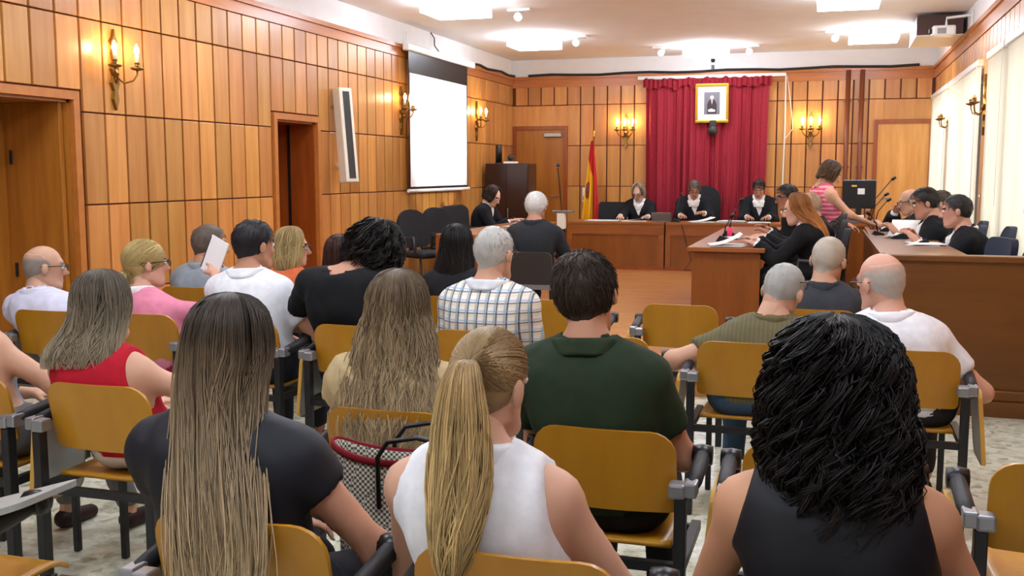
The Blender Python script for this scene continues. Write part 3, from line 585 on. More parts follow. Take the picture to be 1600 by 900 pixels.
B().lathe([(.16, 0), (.15, .02), (.02, .03)], (0, 0, 0), 14).build('foot', 'steel', t); B().tube([(0, 0, .02), (0, 0, .92)], .028, 10).build('column', 'steel', t); B().box(-.13, .13, -.06, .06, .9, .925, .006).build('shelf', 'greyplastic', t); B().box(-.07, .03, -.05, .04, .7, .9, .01).build('junction_box', 'cream', t)
B().tube([(-.02, 0, .92), (-.04, -.02, 1.2), (-.06, -.04, 1.45)], .007, 6).build('gooseneck', 'black', t); B().lathe([(.0, -.03), (.022, -.02), (.024, .02), (.0, .035)], (-.06, -.04, 1.47), 10).build('microphone_head', 'black', t, True); B().lathe([(.0225, -.006), (.0255, 0), (.0225, .006)], (-.06, -.04, 1.45), 10).build('light_ring', 'red', t)
def mic(loc, dirx, diry, h, label, big=True):
    t = thing('desk_microphone', label, 'microphone', loc, 0, 'gooseneck desk microphones')
    B().prism([(-.07, 0), (.07, 0), (.05, .03), (-.03, .055)], lambda a, b: (a, -.06, b), lambda a, b: (a, .06, b)).build('base', 'black', t)
    pts = [(0, 0, .04), (dirx*.08*h, diry*.08*h, .04+.3*h), (dirx*.35*h, diry*.35*h, .04+.62*h)]
    B().tube(pts, .006, 6).build('gooseneck', 'black', t, True); B().tube([pts[-1], (pts[-1][0]+dirx*.05, pts[-1][1]+diry*.05, pts[-1][2]+.03)], [.016, .018], 8).build('microphone_head', 'black', t, True)
mic((-2.12, 14.75, .83), .3, .3, .55, 'microphone in front of the middle judge')
mic((-.95, 9.75, .9), .6, 0, .3, 'low black microphone on the lawyers desk near the papers')
mic((-.98, 10.6, .9), .6, 0, .5, 'black microphone farther along the lawyers desk')
mic((.42, 9.95, .96), -.8, 0, .25, 'black conference unit on the counter desk beside the papers')
mic((.42, 12.62, .95), .9, -.2, .75, 'tall gooseneck microphone beside the computer screen')
mic((.46, 12.9, .95), .9, -.2, .45, 'shorter gooseneck microphone beside the computer screen')
mic((.5, 12.55, .95), .9, -.1, .36, 'lowest gooseneck microphone beside the computer screen')
t = thing('computer_screen', 'black computer monitor seen from behind on the small table', 'monitor', (.32, 12.95, .95))
B().box(-.19, .19, -.02, .02, .16, .5, .01).build('case', 'black', t); B().box(-.03, .03, -.03, 0, .04, .3).build('neck', 'black', t); B().box(-.1, .1, -.08, .08, 0, .02, .005).build('foot', 'black', t); B().box(-.02, .06, -.0215, -.02, .33, .4).build('label_sticker', 'paper', t); B().box(-.09, -.03, -.0215, -.02, .42, .44).build('yellow_sticker', 'skyblue', t)
t = thing('document_tray', 'grey tray of cables and papers below the monitor', 'tray', (.33, 12.62, .951)); B().box(-.2, .06, -.1, .1, 0, .06, .01).build('tray', 'greyplastic', t); B().box(-.18, .04, -.09, .09, .06, .09).build('papers', 'paper', t)
def sheets(loc, w, d, rz, label, n=2, curl=0, group='loose papers'):
    t = thing('papers', label, 'papers', loc, rz, group); r2 = random.Random(label)
    for k in range(n):
        a = r2.uniform(-.25, .25); ca, sa = math.cos(a), math.sin(a); ox, oy = r2.uniform(-.03, .03), r2.uniform(-.03, .03)
        def f(u, v):
            x_, y_ = (u-.5)*w, (v-.5)*d; z_ = .002+k*.004+(curl*(u**2)*(k == n-1))
            return (ox+ca*x_-sa*y_, oy+sa*x_+ca*y_, z_)
        o = B().sheet(f, 6, 2).build('sheet', 'paper', t, True); solid(o, .0012)
    return t
sheets((-.86, 9.15, .901), .28, .32, .3, 'white papers at the near end of the lawyers desk', 4, .1)
sheets((-.85, 10.2, .901), .25, .3, .2, 'papers in front of the lawyer in glasses', 3)
sheets((-3.8, 12.95, .881), .3, .5, .1, 'papers in front of the clerk', 3)
sheets((-3.62, 12.0, .881), .3, .4, -.1, 'papers on the right side of the clerk desk', 2)
sheets((-2.72, 14.75, .831), .35, .22, 0, 'papers in front of the judge nearest the flag', 3, .05)
sheets((-3.2, 14.8, .831), .5, .25, 0, 'papers at the left end of the judges bench', 3)
sheets((-1.75, 14.75, .831), .3, .25, .2, 'papers in front of the middle judge', 4, .06)
sheets((-1.35, 14.8, .831), .35, .25, 0, 'stack of files right of the middle judge', 7)
sheets((-.95, 14.75, .831), .3, .22, .1, 'papers in front of the judge at the right', 4)
sheets((.66, 9.55, .981), .3, .32, 1.4, 'upright-curled white papers on the counter desk', 4, .13)
sheets((.7, 8.35, 1.0), .24, .32, 0, 'open notebook on the counter desk', 3)
t = thing('tilted_laptop', 'small silver laptop seen from behind on the judges bench', 'laptop', (-2.32, 14.75, .831)); B().box(-.13, .13, -.02, .16, 0, .014, .004).build('keyboard_half', 'alu', t); B().add([(-.14, -.07, .13), (.14, -.07, .13), (.14, -.02, .01), (-.14, -.02, .01), (-.14, -.062, .134), (.14, -.062, .134), (.14, -.012, .012), (-.14, -.012, .012)], [(0, 1, 2, 3), (4, 7, 6, 5), (0, 4, 5, 1), (2, 6, 7, 3), (1, 5, 6, 2), (0, 3, 7, 4)]).build('lid', 'greyplastic', t)
t = thing('pen_cup', 'bright pink cup on the lawyers desk', 'cup', (-.95, 10.35, .9)); B().lathe([(.02, 0), (.032, .1), (.028, .1), (.018, .01)], (0, 0, 0), 12).build('cup', 'pinkpl', t, True); B().tube([(0, 0, .02), (.01, .0, .14)], .004, 5).build('pen', 'black', t)
t = thing('wall_phone', 'small cream socket box on the wall behind the flag', 'socket', (-3.84, YB-.03, 1.05)); B().box(-.06, .06, -.03, .005, 0, .24, .008).build('case', 'cream', t); B().box(-.04, .04, -.036, -.03, .03, .1).build('cover', 'greyplastic', t)
t = B().tube([(-2.02, 14.7, .83), (-2.0, 14.51, .8), (-1.92, 14.5, .5), (-1.85, 14.48, .3), (-1.95, 14.46, .17), (-1.7, 14.4, .16)], .006, 5).build('cable', 'cable'); tag(t, 'black cable hanging down the front of the judges bench', 'cable')
# projector beam onto the wall screen
sl = bpy.data.lights.new('projector_beam', 'SPOT'); sl.energy = 900; sl.spot_size = math.radians(22); sl.spot_blend = .3; sl.shadow_soft_size = .02; sl.color = (.95, .98, 1)
so = bpy.data.objects.new('projector_beam', sl); COL.objects.link(so); so.location = (.94, 12.39, 3.085)
so.rotation_euler = (Vector((-5.0, 12.9, 2.06))-so.location).to_track_quat('-Z', 'Y').to_euler()
# ---------------------------------------------------------------- implicit-surface modelling (numpy)
class Field:
    def __init__(s, lo, hi, h):
        s.h = h; s.lo = np.array(lo, float); n = np.ceil((np.array(hi)-s.lo)/h).astype(int)+1
        s.ax = [s.lo[i]+h*np.arange(n[i]) for i in range(3)]; s.D = np.full(n, .12, np.float32)
    def block(s, lo, hi):
        sl = []
        for i in range(3):
            a = int(np.clip(math.floor((lo[i]-s.lo[i])/s.h), 0, len(s.ax[i]))); b = int(np.clip(math.ceil((hi[i]-s.lo[i])/s.h)+1, 0, len(s.ax[i]))); sl.append(slice(a, b))
        X, Y, Z = np.meshgrid(s.ax[0][sl[0]], s.ax[1][sl[1]], s.ax[2][sl[2]], indexing='ij', sparse=True); return tuple(sl), X, Y, Z
    def put(s, sl, d, k, sub=False):
        a = s.D[sl]
        if a.size == 0: return
        if sub:
            d = -d; h = np.maximum(k-np.abs(a-d), 0)/k; s.D[sl] = np.maximum(a, d)+h*h*k*.25
        else:
            h = np.maximum(k-np.abs(a-d), 0)/k; s.D[sl] = np.minimum(a, d)-h*h*k*.25
    def rc(s, a, b, ra, rb, k=.03, infl=0, clip=None, sub=False, m=.06):
        a = np.array(a, float); b = np.array(b, float); ra += infl; rb += infl; R = max(ra, rb)+m
        sl, X, Y, Z = s.block(np.minimum(a, b)-R, np.maximum(a, b)+R); ab = b-a; L = ab@ab+1e-9
        t = np.clip(((X-a[0])*ab[0]+(Y-a[1])*ab[1]+(Z-a[2])*ab[2])/L, 0, 1)
        d = np.sqrt((X-a[0]-ab[0]*t)**2+(Y-a[1]-ab[1]*t)**2+(Z-a[2]-ab[2]*t)**2)-(ra+(rb-ra)*t)
        if clip is not None:
            p, n = clip; d = np.maximum(d, (X-p[0])*n[0]+(Y-p[1])*n[1]+(Z-p[2])*n[2])
        s.put(sl, d, k, sub)
    def el(s, c, r, R=None, k=.03, infl=0, sub=False, m=.06):
        c = np.array(c, float); r = np.array(r, float)+infl; mx = r.max()+m
        sl, X, Y, Z = s.block(c-mx, c+mx); x, y, z = X-c[0], Y-c[1], Z-c[2]
        if R is not None: x, y, z = R[0, 0]*x+R[1, 0]*y+R[2, 0]*z, R[0, 1]*x+R[1, 1]*y+R[2, 1]*z, R[0, 2]*x+R[1, 2]*y+R[2, 2]*z
        k0 = np.sqrt((x/r[0])**2+(y/r[1])**2+(z/r[2])**2); k1 = np.sqrt((x/r[0]**2)**2+(y/r[1]**2)**2+(z/r[2]**2)**2)+1e-9
        s.put(sl, k0*(k0-1)/k1, k, sub)
    def cut(s, fn, k=.004):
        X, Y, Z = np.meshgrid(*s.ax, indexing='ij', sparse=True); d = fn(X, Y, Z); s.D = np.maximum(s.D, d).astype(np.float32)
    def net(s):
        D = s.D; n = D.shape; ins = D < 0
        c = np.zeros((n[0]-1, n[1]-1, n[2]-1), np.int8)
        for i in (0, 1):
            for j in (0, 1):
                for k in (0, 1): c += ins[i:n[0]-1+i, j:n[1]-1+j, k:n[2]-1+k]
        idx = np.argwhere((c > 0) & (c < 8)); 
        if len(idx) == 0: return np.zeros((0, 3)), []
        vid = np.full(c.shape, -1, np.int32); vid[tuple(idx.T)] = np.arange(len(idx))
        acc = np.zeros((len(idx), 3)); cnt = np.zeros(len(idx))
        cor = [(i, j, k) for i in (0, 1) for j in (0, 1) for k in (0, 1)]
        for a in range(8):
            for b in range(a+1, 8):
                ca, cb = np.array(cor[a]), np.array(cor[b])
                if np.abs(ca-cb).sum() != 1: continue
                va = D[tuple((idx+ca).T)]; vb = D[tuple((idx+cb).T)]; m = (va < 0) != (vb < 0)
                t = np.where(m, va/np.where(m, va-vb, 1), 0)
                acc += np.where(m[:, None], ca+(cb-ca)*t[:, None], 0); cnt += m
        V = s.lo+(idx+acc/cnt[:, None])*s.h; quads = []
        for ax in range(3):
            o1, o2 = [(1, 2), (2, 0), (0, 1)][ax]
            A = np.moveaxis(ins, ax, 0)[:-1]; Bm = np.moveaxis(ins, ax, 0)[1:]
            ed = np.argwhere(A != Bm)
            if len(ed) == 0: continue
            others = [i for i in range(3) if i != ax]
            P = np.zeros((len(ed), 3), int); P[:, ax] = ed[:, 0]; P[:, others[0]] = ed[:, 1]; P[:, others[1]] = ed[:, 2]
            ok = (P[:, o1] > 0) & (P[:, o2] > 0) & (P[:, o1] < n[o1]-1) & (P[:, o2] < n[o2]-1); P = P[ok]
            e1 = np.zeros(3, int); e1[o1] = 1; e2 = np.zeros(3, int); e2[o2] = 1
            q = np.stack([vid[tuple((P-e1-e2).T)], vid[tuple((P-e2).T)], vid[tuple(P.T)], vid[tuple((P-e1).T)]], 1)
            fl = ins[tuple(P.T)]; q[~fl] = q[~fl][:, ::-1]; quads.append(q[(q >= 0).all(1)])
        return V, np.concatenate(quads)
def fast_mesh(name, V, F, cols=None, smooth=True):
    """V (n,3), F (m,k) arrays; one polygon size"""
    me = bpy.data.meshes.new(name); V = np.asarray(V, np.float32); F = np.asarray(F, np.int32); m, k = F.shape
    me.vertices.add(len(V)); me.vertices.foreach_set('co', V.ravel()); me.loops.add(m*k); me.loops.foreach_set('vertex_index', F.ravel())
    me.polygons.add(m); me.polygons.foreach_set('loop_start', np.arange(m, dtype=np.int32)*k); me.polygons.foreach_set('loop_total', np.full(m, k, np.int32))
    me.polygons.foreach_set('use_smooth', np.full(m, smooth))
    if cols is not None:
        a = me.attributes.new('Col', 'FLOAT_COLOR', 'POINT'); c = np.ones((len(V), 4), np.float32); c[:, :3] = cols; a.data.foreach_set('color', c.ravel())
    me.update(calc_edges=True); me.validate(); return me
def vnoise(P, f, seed=0):
    """cheap smooth noise, -1..1"""
    r = np.random.default_rng(seed); o = np.zeros(len(P))
    for i in range(6):
        d = r.normal(size=3); d /= np.linalg.norm(d); o += np.sin(P@d*f*(1+.5*i)+r.uniform(0, 6.28))/(1+.3*i)
    return o/3
def rot(yaw=0, pitch=0, roll=0):
    """head turn: yaw to the sitter's left is positive, pitch down is positive, roll to the right is positive (degrees)"""
    y, p, r = map(math.radians, (yaw, -pitch, roll))
    Rz = np.array([[math.cos(y), -math.sin(y), 0], [math.sin(y), math.cos(y), 0], [0, 0, 1]])
    Rx = np.array([[1, 0, 0], [0, math.cos(p), -math.sin(p)], [0, math.sin(p), math.cos(p)]])
    Ry = np.array([[math.cos(r), 0, math.sin(r)], [0, 1, 0], [-math.sin(r), 0, math.cos(r)]])
    return Rz@Rx@Ry
def ik(a, b, l1, l2, pole):
    a, b, pole = np.array(a, float), np.array(b, float), np.array(pole, float); d = b-a; L = np.linalg.norm(d)
    L2 = min(L, (l1+l2)*.995); u = d/L; b = a+u*L2
    x = (l1*l1-l2*l2+L2*L2)/(2*L2); h = math.sqrt(max(0, l1*l1-x*x)); q = pole-u*(pole@u); q /= np.linalg.norm(q)
    return a+u*x+q*h, b
SKIN = vcol('skin', .55, .35, .04, 500); HAIRM = vcol('hair', .48, .3)
HAIRM.node_tree.nodes['Principled BSDF'].inputs['Anisotropic'].default_value = .4
_cm = {}
def cloth(c, kind='plain'):
    key = (c, kind)
    if key not in _cm:
        if kind == 'plain': _cm[key] = mat('cloth_'+c, c, .85, noise=.08, scale=25, bmp=.12, spec=.25)
        elif kind == 'satin': _cm[key] = mat('cloth_satin_'+c, c, .6, noise=.05, scale=20, bmp=.06, spec=.3)
        elif kind == 'plaid': _cm[key] = plaid()
        elif kind == 'pinkstripe': _cm[key] = stripes_mat('pink_stripe_knit', 'd8546c', 'f0a6b4', .045, .62)
        elif kind == 'pattern': _cm[key] = woven('dark_pattern_cloth', '2a2422', '6b5d54', 45)
        elif kind == 'olive': _cm[key] = stripes_mat('olive_pinstripe', '5b5334', '676042', .02, .8, 0, 0)
    return _cm[key]

def head_mesh(h, skin, hairc, sex, fine):
    """head in its own frame; y forward, z up"""
    F = Field((-.13, -.15, -.19), (.13, .16, .16), fine)
    w = 1 if sex == 'm' else .94
    F.el((0, -.012, .03), (.076*w, .096, .088)); F.el((0, .035, -.035), (.058*w, .058, .085)); F.rc((-.02*w, .07, -.1), (.02*w, .07, -.1), .022, .022, .02)
    F.rc((-.045*w, .0, -.06), (-.03*w, .05, -.095), .02, .02, .03); F.rc((.045*w, .0, -.06), (.03*w, .05, -.095), .02, .02, .03)
    F.rc((0, .09, .012), (0, .111, -.028), .009, .015, .014); F.rc((-.034, .078, .026), (.034, .078, .026), .014, .014, .02)
    for s in (-1, 1):
        F.el((s*.031, .099, .006), (.016, .014, .011), k=.012, sub=True); F.el((s*.083*w, -.01, -.008), (.011, .02, .032), k=.008)
        F.rc((s*.008, .104, -.032), (s*.012, .1, -.033), .008, .007, .008)
    F.rc((-.02, .087, -.064), (.02, .087, -.064), .008, .008, .008); F.rc((-.016, .086, -.075), (.016, .086, -.075), .009, .009, .008)
    F.rc((0, -.03, -.04), (0, -.05, -.17), .054*w, .056*w, .03)
    V, Q = F.net(); c = np.tile(np.array(srgb(skin)), (len(V), 1))
    lip = (np.abs(V[:, 0]) < .024) & (V[:, 2] < -.057) & (V[:, 2] > -.083) & (V[:, 1] > .085); c[lip] = c[lip]*np.array((.85, .55, .52))
    br = (np.abs(np.abs(V[:, 0])-.033) < .018) & (np.abs(V[:, 2]-.028) < .007) & (V[:, 1] > .07); c[br] = np.array(srgb(hairc))*.8
    ck = np.exp(-((np.abs(V[:, 0])-.04)**2+(V[:, 2]+.03)**2)/.0006)*(V[:, 1] > .03); c = c*(1-ck[:, None]*np.array((.0, .12, .12)))
    # eyeballs
    for s in (-1, 1):
        u = np.linspace(0, PI, 7); v = np.linspace(0, 2*PI, 10, endpoint=False); E = np.array([(math.sin(a)*math.cos(b), math.cos(a), math.sin(a)*math.sin(b)) for a in u for b in v])
        o = len(V); V = np.vstack([V, E*.0125+np.array((s*.031, .0855, .006))])
        q = [(o+i*10+j, o+(i+1)*10+j, o+(i+1)*10+(j+1) % 10, o+i*10+(j+1) % 10) for i in range(6) for j in range(10)]; Q = np.vstack([Q, q])
        c = np.vstack([c, np.where((E[:, 1] > .8)[:, None], np.array((.03, .02, .015)), np.array((.75, .73, .7)))])
    return V*h, Q, c
def hand_mesh(side, curl, skin, fine=.0062):
    """wrist at origin, fingers along +y, palm faces -z; side +1 = right hand (thumb towards -x)"""
    F = Field((-.1, -.06, -.12), (.1, .22, .06), fine)
    F.rc((0, -.05, 0), (0, .01, 0), .026, .026, .02); F.el((0, .045, 0), (.042, .05, .016), k=.02)
    for i, (bx, L) in enumerate(((-.031, .068), (-.0105, .078), (.0105, .073), (.031, .056))):
        bx = bx*side; p = np.array((bx, .085-.004*abs(i-1.2), .0)); ang = 0; dirx = bx*1.2
        for j, f in enumerate((.45, .3, .25)):
            ang += curl*(.55, .9, .6)[j]; q = p+np.array((dirx*f*.6, math.cos(ang)*L*f, -math.sin(ang)*L*f)); F.rc(p, q, .0092-.0008*j, .0085-.0008*j, .006); p = q
    p0 = np.array((-.032*side, .02, -.006)); p1 = np.array((-.058*side, .05, -.018-.01*curl)); p2 = np.array((-.06*side+.012*side*curl, .085, -.026-.02*curl))
    F.rc(p0, p1, .014, .0105, .012); F.rc(p1, p2, .0105, .0085, .006)
    V, Q = F.net(); return V, Q, np.tile(np.array(srgb(skin)), (len(V), 1))

# ---------------------------------------------------------------- hair
def strands_mesh(paths, rad, cols, sides=3):
    """paths (n,m,3); rad (n,m); cols (n,m,3) -> tube mesh arrays"""
    n, m, _ = paths.shape; T = np.gradient(paths, axis=1); T /= np.linalg.norm(T, axis=2, keepdims=True)+1e-9
    ref = np.array((.31, .77, .56)); U = np.cross(T, ref); U /= np.linalg.norm(U, axis=2, keepdims=True)+1e-9; W = np.cross(T, U)
    V = np.stack([paths+(U*math.cos(2*PI*k/sides)+W*math.sin(2*PI*k/sides))*rad[..., None] for k in range(sides)], 2)
    idx = np.arange(n*m*sides).reshape(n, m, sides); nx = np.roll(idx, -1, 2)
    Q = np.stack([idx[:, :-1], nx[:, :-1], nx[:, 1:], idx[:, 1:]], -1).reshape(-1, 4)
    return V.reshape(-1, 3), Q, np.repeat(cols[:, :, None], sides, 2).reshape(-1, 3)
def grad_col(stops, t, n_jit, r):
    t = np.clip(t, 0, 1); ps = [s[0] for s in stops]; cs = np.array([srgb(s[1]) for s in stops])
    return np.stack([np.interp(t, ps, cs[:, i]) for i in range(3)], -1)*n_jit[:, None, None]
def profile_hair(rows, n, seg, col, amax=125, wave=0, freq=30, curl=0, rad=.0022, seed=1, lay=(.86, 1.03), ragged=.12, clump=40, face=None, jit=.25, straggle=.0, twist=0, loose=.3):
    """hair mass given by rows (z, half width, y centre, half depth, x shift); strands fall through it from the top"""
    r = np.random.default_rng(seed); R = np.array([tuple(q)+(0,)*(5-len(q)) for q in rows], float)
    s = np.linspace(0, 1, len(R)); tt = np.linspace(0, 1, 60)
    # smooth interpolation of the rows (Catmull-Rom through numpy)
    def smooth(c):
        p = np.concatenate([[2*c[0]-c[1]], c, [2*c[-1]-c[-2]]]); o = []
        for t in tt:
            f = t*(len(c)-1); i = min(int(f), len(c)-2); u = f-i; a, b_, d, e = p[i:i+4]
            o.append(.5*(2*b_+(d-a)*u+(2*a-5*b_+4*d-e)*u*u+(3*b_-a-3*d+e)*u**3))
        return np.array(o)
    S = np.stack([smooth(R[:, i]) for i in range(5)], 1); S[:, 1] = np.maximum(S[:, 1], .004); S[:, 3] = np.maximum(S[:, 3], .004)
    ca = r.uniform(-amax, amax, clump); cph = r.uniform(0, 6.28, (clump, 3)); cj = r.uniform(1-jit, 1+jit, clump)
    ci = r.integers(0, clump, n); a = np.where(r.random(n) < loose, r.uniform(-amax, amax, n), ca[ci]+r.normal(0, amax/clump*1.2, n)); a = np.clip(a, -amax, amax)
    l = r.uniform(lay[0], lay[1], n); end = 1-ragged*r.random(n)**1.5; start = np.where(r.random(n) < .6, 0, r.uniform(0, .3, n))
    t = start[:, None]+(end-start)[:, None]*np.linspace(0, 1, seg)[None]
    prof = [np.interp(t, tt, S[:, i]) for i in range(5)]
    prog = t
    aa = np.radians(a[:, None]+(ca[ci]-a)[:, None]*.5*np.clip(prog*1.6-.6, 0, 1)+twist*prog)
    x = prof[4]+prof[1]*l[:, None]*np.sin(aa); y = prof[2]-prof[3]*l[:, None]*np.cos(aa); z = prof[0].copy()
    amp = wave*np.clip(prog*2.2-.3, 0, 1); ph = cph[ci][:, :, None]
    x += amp*np.sin(freq*prog+ph[:, 0])+amp*.5*np.sin(freq*1.9*prog+ph[:, 1]); y += amp*.7*np.cos(freq*prog*1.1+ph[:, 2])
    if curl:
        k = np.clip(prog*3, .15, 1); ow = r.uniform(0, 6.28, n)[:, None]*.13
        x += curl*k*np.sin(freq*prog+ph[:, 0]+ow); y += curl*k*np.cos(freq*prog+ph[:, 0]+ow); z += curl*.6*k*np.sin(freq*.7*prog+ph[:, 1])
    if straggle:
        q = (r.random(n) < .08)[:, None]*straggle*prog**2; x += q*r.normal(0, 1, n)[:, None]; y -= q*np.abs(r.normal(0, 1, n))[:, None]
    P = np.stack([x, y, z], -1); jt = cj[ci]*r.uniform(.88, 1.12, n)
    C = grad_col(col, prog, jt, r); rr = rad*r.uniform(.7, 1.4, n)[:, None]*np.interp(np.linspace(0, 1, seg), [0, .1, .8, 1], [.7, 1, .9, .25])[None]
    V, Q, C = strands_mesh(P, rr, C)
    # inner mass so that nothing shows through
    na = 28; aa = np.radians(np.linspace(-amax, amax, na)); ts = np.linspace(0, 1-ragged*.7, 26); pr = [np.interp(ts, tt, S[:, i])[:, None] for i in range(5)]
    bx = pr[4]+pr[1]*lay[0]*np.sin(aa)[None]; by = pr[2]-pr[3]*lay[0]*np.cos(aa)[None]; bz = np.repeat(pr[0], na, 1)
    bx2 = pr[4]+pr[1]*lay[0]*.6*np.sin(aa)[None]; by2 = pr[2]-pr[3]*lay[0]*.55*np.cos(aa)[None]
    o = len(V); BV = np.concatenate([np.stack([bx, by, bz], -1).reshape(-1, 3), np.stack([bx2, by2, bz], -1).reshape(-1, 3)]); idx = np.arange(26*na).reshape(26, na)
    g = np.stack([idx[:-1, :-1], idx[:-1, 1:], idx[1:, 1:], idx[1:, :-1]], -1).reshape(-1, 4); off = 26*na
    bot = np.stack([idx[-1, :-1], idx[-1, 1:], idx[-1, 1:]+off, idx[-1, :-1]+off], -1)
    sd1 = np.stack([idx[:-1, 0], idx[1:, 0], idx[1:, 0]+off, idx[:-1, 0]+off], -1); sd2 = np.stack([idx[:-1, -1], idx[1:, -1], idx[1:, -1]+off, idx[:-1, -1]+off], -1)
    BQ = np.concatenate([g, g[:, ::-1]+off, bot, sd1, sd2])+o
    bc = grad_col(col, np.repeat(ts[None], 1, 0), np.array([.5]), r)[0]; BC = np.repeat(bc, na, 0); BC = np.concatenate([BC, BC])  # inner mass coloured darker than the strands: painted shade in the gaps between them
    return np.vstack([V, BV]), np.vstack([Q, BQ]), np.vstack([C, BC])
def cap_hair(col, t=.012, kind='short', fine=.008, n=500, seed=1, slen=.03, lift=.35, rad=.0013, jit=.2, sex='m', skin=None):
    r = np.random.default_rng(seed); w = 1 if sex == 'm' else .94
    F = Field((-.14, -.16, -.16), (.14, .16, .18), fine)
    F.el((0, -.012, .03), (.076*w+t*.7, .096+t, .088+t*.9)); F.rc((0, -.045, -.02), (0, -.05, -.058), .055*w+t*.45, .041*w+t*.1, .03)
    if kind == 'fringe':   # hair round the sides and back only
        F.cut(lambda X, Y, Z: np.maximum(np.maximum(.45*(Z-.052)+.5*(Y-.0)*.9-.0, Z-.075+.0*X), Y-.045)+0*X)
    F.cut(lambda X, Y, Z: -((-.76*Y+.65*Z)+.018+.0035*np.sin(X*140+Z*90)+.0025*np.sin(X*310+Y*200)-.012*np.exp(-((np.abs(X)-.075)**2+(Y-.03)**2)/.0008))+0*X)
    V, Q = F.net(); V = V+ (vnoise(V, 90, seed)*.0015)[:, None]*V/np.linalg.norm(V, axis=1, keepdims=True)
    c0 = np.array(srgb(col)); C = c0[None]*(1+jit*.6*vnoise(V, 160, seed+1))[:, None]
    if skin:
        pv = (-.76*V[:, 1]+.65*V[:, 2])+.018; bl = np.clip((pv+.25*r.normal(0, .004, len(V)))/.022, 0, 1)[:, None]
        if kind == 'fringe': bl = bl*np.clip((.066-V[:, 2])/.03, .15, 1)[:, None]*np.clip((.05-V[:, 1])/.03, .3, 1)[:, None]
        C = np.array(srgb(skin))[None]*(1-bl)+C*bl
    if n:
        cand = np.where(V[:, 2] > -.045)[0]; i = cand[r.integers(0, len(cand), n)]; p = V[i]; nrm = (p-np.array((0, -.012, .02)))/np.array((.08, .1, .09))**1; nrm /= np.linalg.norm(nrm, axis=1, keepdims=True)
        fl = np.array((0, -.35, -1.0))[None]+.9*np.stack([p[:, 0]*6, p[:, 1]*3*0, 0*p[:, 0]], 1)+r.normal(0, .25, (n, 3)); fl -= nrm*(fl*nrm).sum(1, keepdims=True); fl /= np.linalg.norm(fl, axis=1, keepdims=True)+1e-6
        s = np.linspace(0, 1, 4)[None, :, None]; L = slen*r.uniform(.6, 1.2, (n, 1, 1))
        P = p[:, None]-nrm[:, None]*.002+fl[:, None]*L*s+nrm[:, None]*L*(lift*s-lift*.8*s*s)
        CC = np.repeat((c0[None]*r.uniform(1-jit, 1+jit*1.6, (n, 1)))[:, None], 4, 1); rr = rad*np.array((1, 1, .8, .2))[None]*r.uniform(.7, 1.3, (n, 1))
        V2, Q2, C2 = strands_mesh(P, rr, CC); Q = np.vstack([Q, Q2+len(V)]); V = np.vstack([V, V2]); C = np.vstack([C, C2])
    return V, Q, C
def tied_hair(col, tie, tail_rows, n=900, ntail=900, seed=1, t=.008, wave=.004, freq=9, fine=.008, jit=.25, rad=.0016, sex='f', tcol=None):
    """hair drawn back over the skull to a tie, then a tail"""
    r = np.random.default_rng(seed); V, Q, C = cap_hair(col, t, n=0, fine=fine, seed=seed, sex=sex); tie = np.array(tie, float)
    w = .94; ax = np.array((.076*w+t*.7+.001, .096+t+.001, .088+t*.9+.001)); c = np.array((0, -.012, .03))
    # roots anywhere on the covered skull, all combed to the tie
    d = r.normal(size=(n*4, 3)); d /= np.linalg.norm(d, axis=1, keepdims=True); p = c+d*ax; ok = (-.76*p[:, 1]+.65*p[:, 2]) > -.016; d = d[ok][:n]; n = len(d)
    td = (tie-c)/ax; td /= np.linalg.norm(td); s = np.linspace(0, 1, 7)[None, :, None]; om = np.arccos(np.clip(d@td, -1, 1))[:, None, None]+1e-4
    g = (np.sin((1-s)*om)*d[:, None]+np.sin(s*om)*td[None, None])/np.sin(om); P = c+g*ax*(1+.004+.012*s*r.random((n, 1, 1)))
    jt = r.uniform(1-jit, 1+jit, n); cc = np.repeat((np.array(srgb(col))[None]*jt[:, None])[:, None], 7, 1); rr = np.full((n, 7), rad)*r.uniform(.7, 1.3, (n, 1))
    V2, Q2, C2 = strands_mesh(P, rr, cc); Q = np.vstack([Q, Q2+len(V)]); V = np.vstack([V, V2]); C = np.vstack([C, C2])
    nn = n//3; xx = r.uniform(-.055, .055, nn); zz = r.uniform(-.095, -.01, nn); yy = -(.05+(.05*w+t*.4+.004)*np.sqrt(np.clip(1-(xx/.062)**2, .05, 1))); p0 = np.stack([xx, yy, zz], 1); s = np.linspace(0, 1, 7)[None, :, None]
    P = p0[:, None]*(1-s)+tie[None, None]*s; P[:, :, 1] -= (.016*np.sin(PI*s[..., 0])); cc = np.repeat((np.array(srgb(col))[None]*r.uniform(.6, 1.0, nn)[:, None])[:, None], 7, 1)
    V2, Q2, C2 = strands_mesh(P, np.full((nn, 7), rad*1.2), cc); Q = np.vstack([Q, Q2+len(V)]); V = np.vstack([V, V2]); C = np.vstack([C, C2])
    if tail_rows:
        V3, Q3, C3 = profile_hair(tail_rows, ntail, 12, tcol or [(0, col), (1, col)], amax=180, wave=wave, freq=freq, rad=rad*1.2, seed=seed+3, lay=(.7, 1.03), clump=30, jit=jit, ragged=.2)
        Q = np.vstack([Q, Q3+len(V)]); V = np.vstack([V, V3]); C = np.vstack([C, C3])
    return V, Q, C

